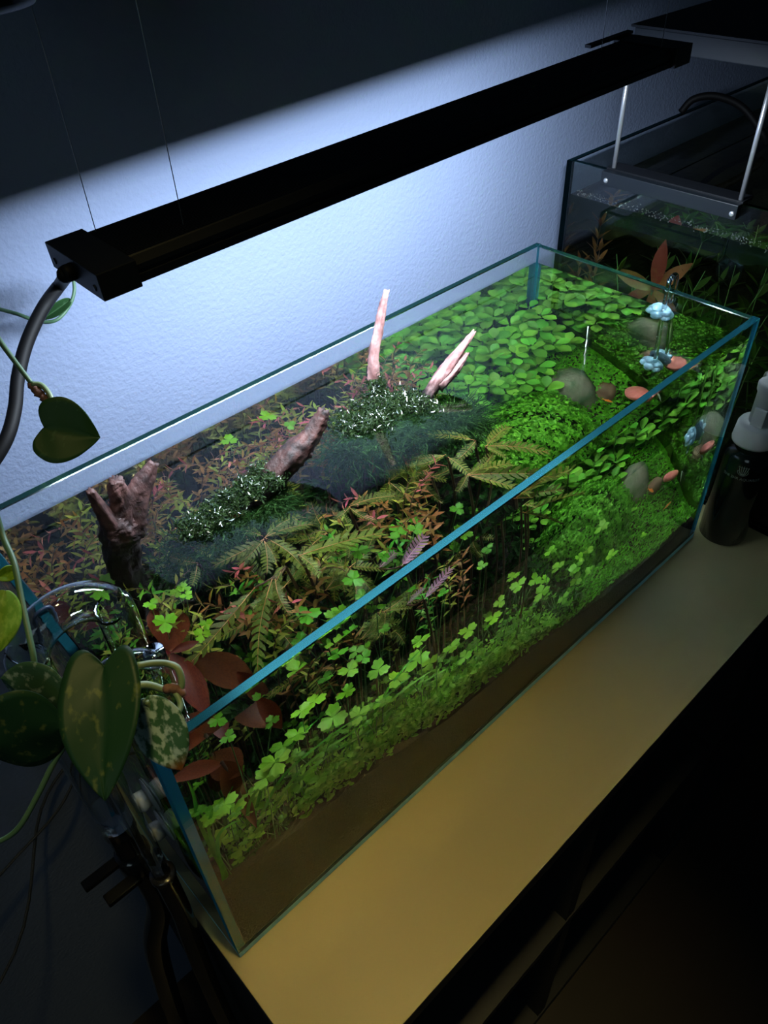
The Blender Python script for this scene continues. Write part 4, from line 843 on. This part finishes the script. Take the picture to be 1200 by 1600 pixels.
# lobed plants (olive, orange midrib)
rs = random.Random(51)
PL = ['olive lobed-leaf plant with a star of leaves right of the stump', 'olive lobed-leaf plant whose two long leaves hang toward the front left', 'olive lobed-leaf plant with one long leaf reaching toward the front glass',
      'small olive lobed-leaf plant just right of the slanting branch', 'orange-ribbed lobed-leaf plant at the surface reaching toward the front rim, right of the middle', 'orange-ribbed lobed-leaf plant beside the domed mound',
      'olive lobed-leaf plant just below the mossy foot of the pale spikes', 'bronze lobed-leaf plant near the submerged moss of the pale spikes', 'brown lobed-leaf sprig between the stump and the mossy branch', 'brown lobed-leaf sprig just right of the stump water line',
      'deep olive lobed-leaf sprig in the middle of the tank']
def lobed(label, leaves, ms, stemm=M_stem, lw=1.0):
    b0 = Vector(leaves[0][0]); c = [b0.x, b0.y]
    root = tag(empty('lobed_leaf_plant', (c[0], c[1], soil_h(*c))), label, 'plant')
    bchild('stem', MB().tube(spline([(c[0]+.01,c[1]+.01,soil_h(*c)),(c[0]+.014,c[1],(b0.z+soil_h(*c))/2),tuple(b0-Vector((0,0,.002)))],4), .0017, 6, cap=False), stemm, root)
    for b, t in leaves:
        b, t = Vector(b), Vector(t)
        if (b-b0).length > .012: bchild('side_stem', MB().tube(spline([tuple(b0),tuple((b0+b)/2+Vector((0,0,-.004))),tuple(b)],3), .0011, 5, cap=False), stemm, root)
        l = (t-b).length*1.0; m_ = ms[rs.randrange(len(ms))]
        child('leaf', m_, root, frame(b, t-b, (rs.uniform(-.35,.35), rs.uniform(-.45,.1), 1), l, min(l,.06)*.80*lw+.010, l*.6))
    return root
for lab, lv in zip(PL, PIN): lobed(lab, lv, pin_m)
lobed('lilac lobed-leaf sprig hanging in the open water behind the front glass', PURPLE, [pur_m])
lobed('orange-ribbed lobed-leaf plant pressed to the front glass right of the middle', [(a,b) for a,b in FRONTPIN], pin_m)
# extra lobed foliage lower down
for k in range(12):
    x, y, z = rs.uniform(.14,.48), rs.uniform(-.30,-.19), rs.uniform(.24,.335); lv = []
    for q in range(5):
        a = rs.random()*6.28; l = rs.uniform(.03,.06); e = (min(XR-.01,x+l*math.cos(a)), max(YF+.01,y+l*math.sin(a)), z+rs.uniform(-.01,.012)); lv.append(((x,y,z), e))
    lobed('dark olive lobed-leaf plant half hidden below the surface leaves', lv, pin_m)['group'] = 'lower lobed-leaf plants'
# broad red leaves
RL = ['dark red broad-leaved plant beside the glass pipes at the front left', 'rust-red broad-leaved plant low in the front left corner', 'brown-red broad-leaved plant behind the outflow pipe', 'rust leaves seen through the front glass at the left corner']
for lab, lv in zip(RL, RED+REDF):
    b0 = Vector(lv[0][0]); root = tag(empty('broad_leaf_plant', (b0.x,b0.y,soil_h(b0.x,b0.y))), lab, 'plant')
    bchild('stem', MB().tube(spline([(b0.x+.004,b0.y+.004,soil_h(b0.x,b0.y)),(b0.x+.006,b0.y,.24),tuple(b0)],4), .0022, 6), M_stem, root)
    for k, (b, t, wd) in enumerate(lv):
        b, t = Vector(b), Vector(t); l = (t-b).length*1.05
        child('leaf', rust_m if (k in (4,5) or lab.startswith('rust')) else red_m, root, frame(b, t-b, (rs.uniform(-.3,.3),rs.uniform(-.5,0),1), l, wd*(1.15 if k in (0,3,4) else .85), l*.8))
tag(link('fallen_leaf', leaf_mesh('fallen_leaf', [solid('orange_leaf',(0.42,0.15,0.03),rough=.5)], 5, lance, .2, .05, .02)), 'narrow orange leaf floating beside the mossy branch', 'leaf').matrix_basis = frame((0.196,-0.150,.3655), (.6,-.42,0), l=.028, w=.035, h=.02)

# clovers
rs = random.Random(61)
def clover(label, group, leaves, hi):
    r0 = Vector(leaves[0][0]); gx, gy = r0.x, r0.y
    zb = soil_h(gx,gy); root = tag(empty('clover_plant', (gx,gy,zb)), label, 'plant', group)
    for (c, s) in leaves:
        c = Vector(c); b = Vector((gx+rs.uniform(-.01,.01), min(YB-.01,gy+rs.uniform(.0,.012)), zb))
        b.x = min(XR-.01,max(XL+.01,b.x))
        sk = bchild('leaf_stalk', MB().tube(spline([b, (b+c)/2+Vector((rs.uniform(-.006,.006),.004,0)), c-Vector((0,0,.0006))],3), .00055, 4, cap=False), M_gstem, root)
        n_ = Vector((rs.uniform(-.3,.3), rs.uniform(-.75,-.05), 1)); a = rs.random()*6.28
        lf = link('leaf', rs.choice(clovh_m if hi else clov_m), sk); lf.matrix_basis = frame(c, (math.cos(a),math.sin(a),0), n_, s, s, s)
    return root
def clampc(p, s): return (min(XR-s-.003,max(XL+s+.003,p[0])), min(YB-s-.003,max(YF+s*.55+.004,p[1])), min(WL-.004,p[2]))
CT = ['large clover leaf floating left of the clear pipe, below the stump', 'clover leaf floating right of the clear outflow pipe', 'small clover leaf just behind the clear outflow pipe']
srf = [(clampc(p,s),s) for p,s in CLOVTOP]
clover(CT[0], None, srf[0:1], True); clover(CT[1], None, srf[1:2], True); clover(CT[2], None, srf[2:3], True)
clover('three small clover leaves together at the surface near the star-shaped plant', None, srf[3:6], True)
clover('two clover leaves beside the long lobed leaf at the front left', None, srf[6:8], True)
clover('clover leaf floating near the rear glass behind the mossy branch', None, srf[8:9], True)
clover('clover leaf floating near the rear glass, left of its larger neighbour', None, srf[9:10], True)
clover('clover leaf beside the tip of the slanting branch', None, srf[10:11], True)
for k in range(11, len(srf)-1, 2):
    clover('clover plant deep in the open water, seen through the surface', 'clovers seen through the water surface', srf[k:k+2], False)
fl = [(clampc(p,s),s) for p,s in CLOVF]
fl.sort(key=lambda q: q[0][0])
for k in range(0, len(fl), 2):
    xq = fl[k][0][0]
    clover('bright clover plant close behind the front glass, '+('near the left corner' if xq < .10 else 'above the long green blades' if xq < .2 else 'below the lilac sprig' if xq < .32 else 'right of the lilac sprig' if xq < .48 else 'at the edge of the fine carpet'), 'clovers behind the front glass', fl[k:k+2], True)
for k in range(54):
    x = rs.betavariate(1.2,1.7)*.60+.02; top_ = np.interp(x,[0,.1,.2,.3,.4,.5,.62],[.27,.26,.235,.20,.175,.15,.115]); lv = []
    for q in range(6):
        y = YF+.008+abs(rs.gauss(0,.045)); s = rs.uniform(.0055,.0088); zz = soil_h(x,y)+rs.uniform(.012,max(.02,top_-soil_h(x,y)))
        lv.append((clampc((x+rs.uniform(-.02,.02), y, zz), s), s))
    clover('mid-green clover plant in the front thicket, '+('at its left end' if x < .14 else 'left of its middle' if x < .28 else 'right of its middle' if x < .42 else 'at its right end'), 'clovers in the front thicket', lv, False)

# long green blades at the front left
def ribbon(pts, w0, m_=0):
    P = spline(pts, 6); mb = MB(); vs = []
    for i, p in enumerate(P):
        t = i/(len(P)-1); wv = w0*(1-t**3*.9); d = (P[min(i+1,len(P)-1)]-P[max(i-1,0)]).normalized(); s_ = d.cross(Vector((.2,-.5,1))).normalized()
        vs += [p-s_*wv, p+Vector((0,0,-.0007)), p+s_*wv]
    mb.add(vs, [(3*i+j,3*i+3+j,3*i+4+j,3*i+1+j) for i in range(len(P)-1) for j in (0,1)], 0, True); return mb
for base_, tips, lab in (((.05,-.325), [(.24,-.345,.20),(.20,-.35,.235),(.16,-.335,.27),(.10,-.345,.24),(.27,-.345,.17)], 'grassy plant with long green blades bending along the front glass at the left'),
                    ((.20,-.33), [(.31,-.345,.205),(.34,-.34,.18),(.27,-.335,.22),(.30,-.32,.24)], 'grassy plant with long green blades in the middle of the front thicket'),
                    ((.018,-.34), [(.03,-.346,.27),(.05,-.345,.22),(.025,-.30,.29)], 'grassy plant in the very front left corner')):
    z_ = soil_h(*base_); root = tag(empty('grass_plant', (*base_, z_)), lab, 'plant')
    for tx, ty, tz in tips:
        b = Vector((base_[0]+rs.uniform(-.004,.004), base_[1]+rs.uniform(-.003,.003), z_)); t = Vector((tx,ty,tz))
        bchild('blade', ribbon([b, b.lerp(t,.35)+Vector((-.004,0,.045)), b.lerp(t,.7)+Vector((0,0,.028)), t], .0021), M_blade, root)

# fish
def fish(label, c, X, l, m):
    M_ = frame(c, X, (0,0,1), l, l, l); root = tag(empty('fish', c), label, 'fish', None)
    mb = MB(); N = 10; pr = []
    for i in range(N+1):
        t = i/N; hgt = .15*math.sin(math.pi*min(1,t*.93+.05))**.8*(1-.35*t)+.012; pr.append((.5-t, hgt))
    vs = []; n_ = 10
    for X_, hh_ in pr:
        for k in range(n_):
            a = 2*math.pi*k/n_; vs.append(M_ @ Vector((X_*.86+.07, hh_*.5*math.cos(a), hh_*math.sin(a))))
    mb.add(vs, [(i*n_+k,i*n_+(k+1)%n_,(i+1)*n_+(k+1)%n_,(i+1)*n_+k) for i in range(N) for k in range(n_)]+[tuple(range(n_-1,-1,-1)),tuple(N*n_+k for k in range(n_))], 0, True)
    bchild('body', mb, m, root)
    def fin(nm, pts): bchild(nm, MB().add([M_ @ Vector((a,.006,b)) for a,b in pts]+[M_ @ Vector((a,-.006,b)) for a,b in pts], [tuple(range(len(pts))),tuple(range(2*len(pts)-1,len(pts)-1,-1))]), m, root)
    fin('tail_fin', [(-.34,0.015),(-.50,.12),(-.46,0),(-.50,-.12),(-.34,-.015)]); fin('dorsal_fin', [(.10,.12),(-.02,.22),(-.10,.09)]); fin('anal_fin', [(0.0,-.10),(-.10,-.19),(-.16,-.06)])
    for s in (1,-1): bchild('eye', MB().lathe([(.002*l,-.018*l),(.022*l,-.006*l),(.022*l,.006*l),(.002*l,.018*l)], 8, mat=M_@Matrix.Translation((.36,s*.052,.02))), M_black, root)
fish('small orange fish beside the brown stone', (0.815,-0.2165,0.124), (.5,-.6,-.5), .019, M_fish)
fish('small orange fish low over the carpet, nearer the front glass', (0.822,-0.292,0.105), (1,-.1,.25), .020, M_fish)
fish('small silvery fish by the right pane', (0.868,-0.262,0.130), (.2,.5,.8), .020, M_sfish)

# ================================================================== trailing vine close to the viewer
def vmat(name, base, blotch, thr, tipc=None):
    m, nt, out = mat_new(name); p = nt.nodes.new('ShaderNodeBsdfPrincipled'); p.inputs['Roughness'].default_value = .5; p.inputs['Specular IOR Level'].default_value = .3
    r, n = noise_ramp(nt, 7.0, base, blotch, thr, thr+.10, 5.5)
    tc = nt.nodes.new('ShaderNodeTexCoord'); sx = nt.nodes.new('ShaderNodeSeparateXYZ'); nt.links.new(tc.outputs['Object'], sx.inputs[0])
    col = r.outputs[0]
    if tipc:
        mr = nt.nodes.new('ShaderNodeMapRange'); mr.inputs['From Min'].default_value = .80; mr.inputs['From Max'].default_value = .95
        nt.links.new(sx.outputs['X'], mr.inputs['Value']); mx = nt.nodes.new('ShaderNodeMix'); mx.data_type = 'RGBA'; mx.inputs['B'].default_value = (*tipc,1)
        nt.links.new(mr.outputs[0], mx.inputs['Factor']); nt.links.new(col, mx.inputs['A']); col = mx.outputs['Result']
    nt.links.new(col, p.inputs['Base Color'])
    t = nt.nodes.new('ShaderNodeBsdfTranslucent'); nt.links.new(col, t.inputs[0]); ms = nt.nodes.new('ShaderNodeMixShader'); ms.inputs[0].default_value = .22
    nt.links.new(p.outputs[0], ms.inputs[1]); nt.links.new(t.outputs[0], ms.inputs[2]); nt.links.new(ms.outputs[0], out.inputs['Surface']); return m
M_v1 = vmat('vine_leaf_dark', (0.012,0.050,0.022), (0.09,0.13,0.04), .58)
M_v2 = vmat('vine_leaf_silver', (0.045,0.13,0.07), (0.36,0.49,0.47), .47, (0.16,0.06,0.015))
M_v3 = vmat('vine_leaf_green', (0.040,0.105,0.060), (0.24,0.33,0.28), .56)
M_v4 = vmat('vine_leaf_yellow_green', (0.16,0.32,0.02), (0.24,0.40,0.04), .5)
M_v5 = vmat('vine_leaf_deep', (0.025,0.08,0.025), (0.05,0.12,0.05), .6)
M_vs = solid('vine_stem_green', (0.05,0.12,0.06), (0.08,0.16,0.09), rough=.5, scale=50)
M_vp = solid('vine_pale_stalk', (0.11,0.18,0.10), (0.17,0.23,0.12), rough=.5)
M_vn = solid('dry_sheath', (0.06,0.025,0.02), (0.22,0.11,0.09), rough=.8, scale=200)
hw_ = lambda t: (math.sin(math.pi*min(1,(0.10+.90*t)))**0.62*(1-.12*t)) if t < .999 else 0.02
def vleaf(root, key, m, cup, droop=.05, heart=.22, lab=None, width=None):
    b, t, l_, r_ = [Vector(p) for p in LEAVES[key]] if isinstance(key, str) else [Vector(p) for p in key]
    X = (t-b); ln = X.length; Xn = X.normalized(); S_ = (r_-l_); S_ -= Xn*S_.dot(Xn); wd = width or S_.length
    up = Xn.cross(S_).normalized()
    if up.dot(Vector(cam.location)-b) < 0: up = -up
    hl = heart
    half = [(0,0),(-.35*hl,.10),(-.62*hl,.24),(-.40*hl,.38),(.10,.475),(.28,.50),(.48,.455),(.68,.345),(.84,.20),(.94,.09),(1.0,0.004)]
    if hl < .15: half = [(0,0.01),(-.01,.10),(.03,.23),(.12,.37),(.27,.475),(.44,.50),(.60,.455),(.75,.35),(.87,.22),(.95,.10),(1.0,0.004)]
    O = [p for p in spline([(a_,b_,0) for a_,b_ in half], 3)]; n = len(O)-1; nj = 6; J = 2*nj+1; vs = []
    me = MB()
    for i, p in enumerate(O):
        mxx = max(0.0, (i/n)**1.25)
        for j in range(J):
            u = (j-nj)/nj; au = abs(u)
            x = mxx+(p.x-mxx)*au**.9; y = (1 if u > 0 else -1)*p.y*au
            vs.append((x, y, cup*abs(y)*1.6-droop*4*(x-.5)**2+.010*math.sin(9*x+3*u)+(-.012 if j == nj else 0)))
    fs = [(i*J+j,(i+1)*J+j,(i+1)*J+j+1,i*J+j+1) for i in range(n) for j in range(J-1)]
    me.add(vs, fs, 0, True)
    o = child('leaf', me.mesh('leaf', [m]), root, frame(b, Xn, up, ln, wd*1.02, ln))
    s = o.modifiers.new('thick', 'SOLIDIFY'); s.thickness = .008
    if lab: o['label'] = lab
    return o
def stalk(root, pts, r, m, name='stem', n=8):
    P = spline(pts, 6); return bchild(name, MB().tube(P, [r*(1-.15*i/len(P)) for i in range(len(P))], n), m, root)
vine = tag(empty('trailing_vine', V3[0]), 'trailing vine with silver-blotched leaves hanging in front of the left end of the aquarium', 'vine')
stalk(vine, V3, .0021, M_vs); stalk(vine, V3B, .0019, M_vs); stalk(vine, V3C, .0024, M_vp, 'leaf_stalk'); stalk(vine, V3D, .0021, M_vp, 'leaf_stalk')
stalk(vine, [V3[-1], ((V3[-1][0]+LEAVES['low'][0][0])/2, (V3[-1][1]+LEAVES['low'][0][1])/2, V3[-1][2]+.012), LEAVES['low'][0]], .0018, M_vp, 'leaf_stalk')
stalk(vine, [V3[-1], ((V3[-1][0]+LEAVES['oval'][0][0])/2+.002, V3[-1][1], V3[-1][2]+.014), LEAVES['oval'][0]], .0018, M_vp, 'leaf_stalk')
bchild('dry_sheath', MB().tube(spline(V3NODE,4), [.0022,.003,.0032,.003,.0036,.003,.002,.0028,.001], 7, jit=.25, rng=rs), M_vn, vine)
vleaf(vine, 'oval', M_v3, -.10, .03, .12); vleaf(vine, 'low', M_v1, -.12, .04, .10); vleaf(vine, 'center', M_v1, .09, .05, .24, 'large dark green leaf folded along its midrib')
vleaf(vine, 'right', M_v2, .10, .03, .10, 'silvery green leaf with a brown tip'); vleaf(vine, 'bright', M_v4, -.1, .03, .12, 'bright yellow-green leaf'); vleaf(vine, 'tiny', M_v4, .2, .03, .1)
v2 = tag(empty('trailing_vine', V2[0]), 'vine tip with one dark heart-shaped leaf in front of the bright wall', 'vine')
stalk(v2, V2, .0021, M_vs); stalk(v2, V2PET, .0021, M_vp, 'leaf_stalk')
bchild('dry_sheath', MB().tube(spline(V2SHEATH,4), [.001,.003,.0022,.0036,.003,.0034,.003,.0026,.0034,.003,.0022,.0012,.0006], 7, jit=.3, rng=rs), M_vn, v2)
_b, _t, _m = [Vector(p) for p in V2LEAF]; _s = (_t-_b).cross(Vector(cam.location)-_b).normalized()*.023
vleaf(v2, [_b, _t, _b.lerp(_t,.4)-_s, _b.lerp(_t,.4)+_s], M_v5, .18, .04, .22)
v1 = tag(empty('trailing_vine', VINEUP[0]), 'curled vine tip with a small folded leaf behind the power cable', 'vine')
stalk(v1, VINEUP, .0019, M_vs)
_b, _t = Vector(VINEUPLEAF[0]), Vector(VINEUPLEAF[1]); _s = (_t-_b).cross(Vector(cam.location)-_b).normalized()*.0055
vleaf(v1, [_b, _t, _b-_s, _b+_s], M_v5, .4, .04, .05)
# dark pot at the upper left from which the vine hangs
pt = tag(empty('plant_pot', (.113,-.14,.82)), 'dark round pot cut off by the upper left corner', 'pot')
bchild('pot_body', MB().lathe([(.047,0.0),(.051,.004),(.058,.09),(.061,.09),(.061,.102),(.056,.102),(.053,.08),(.044,.01)], 36, mat=Matrix.Translation((.113,-.14,.82))), M_pot, pt)
bchild('hanger', MB().tube([(.113,-.14,.82+.1),(.113,-.14,2.1)], .001, 5), M_pot, pt)
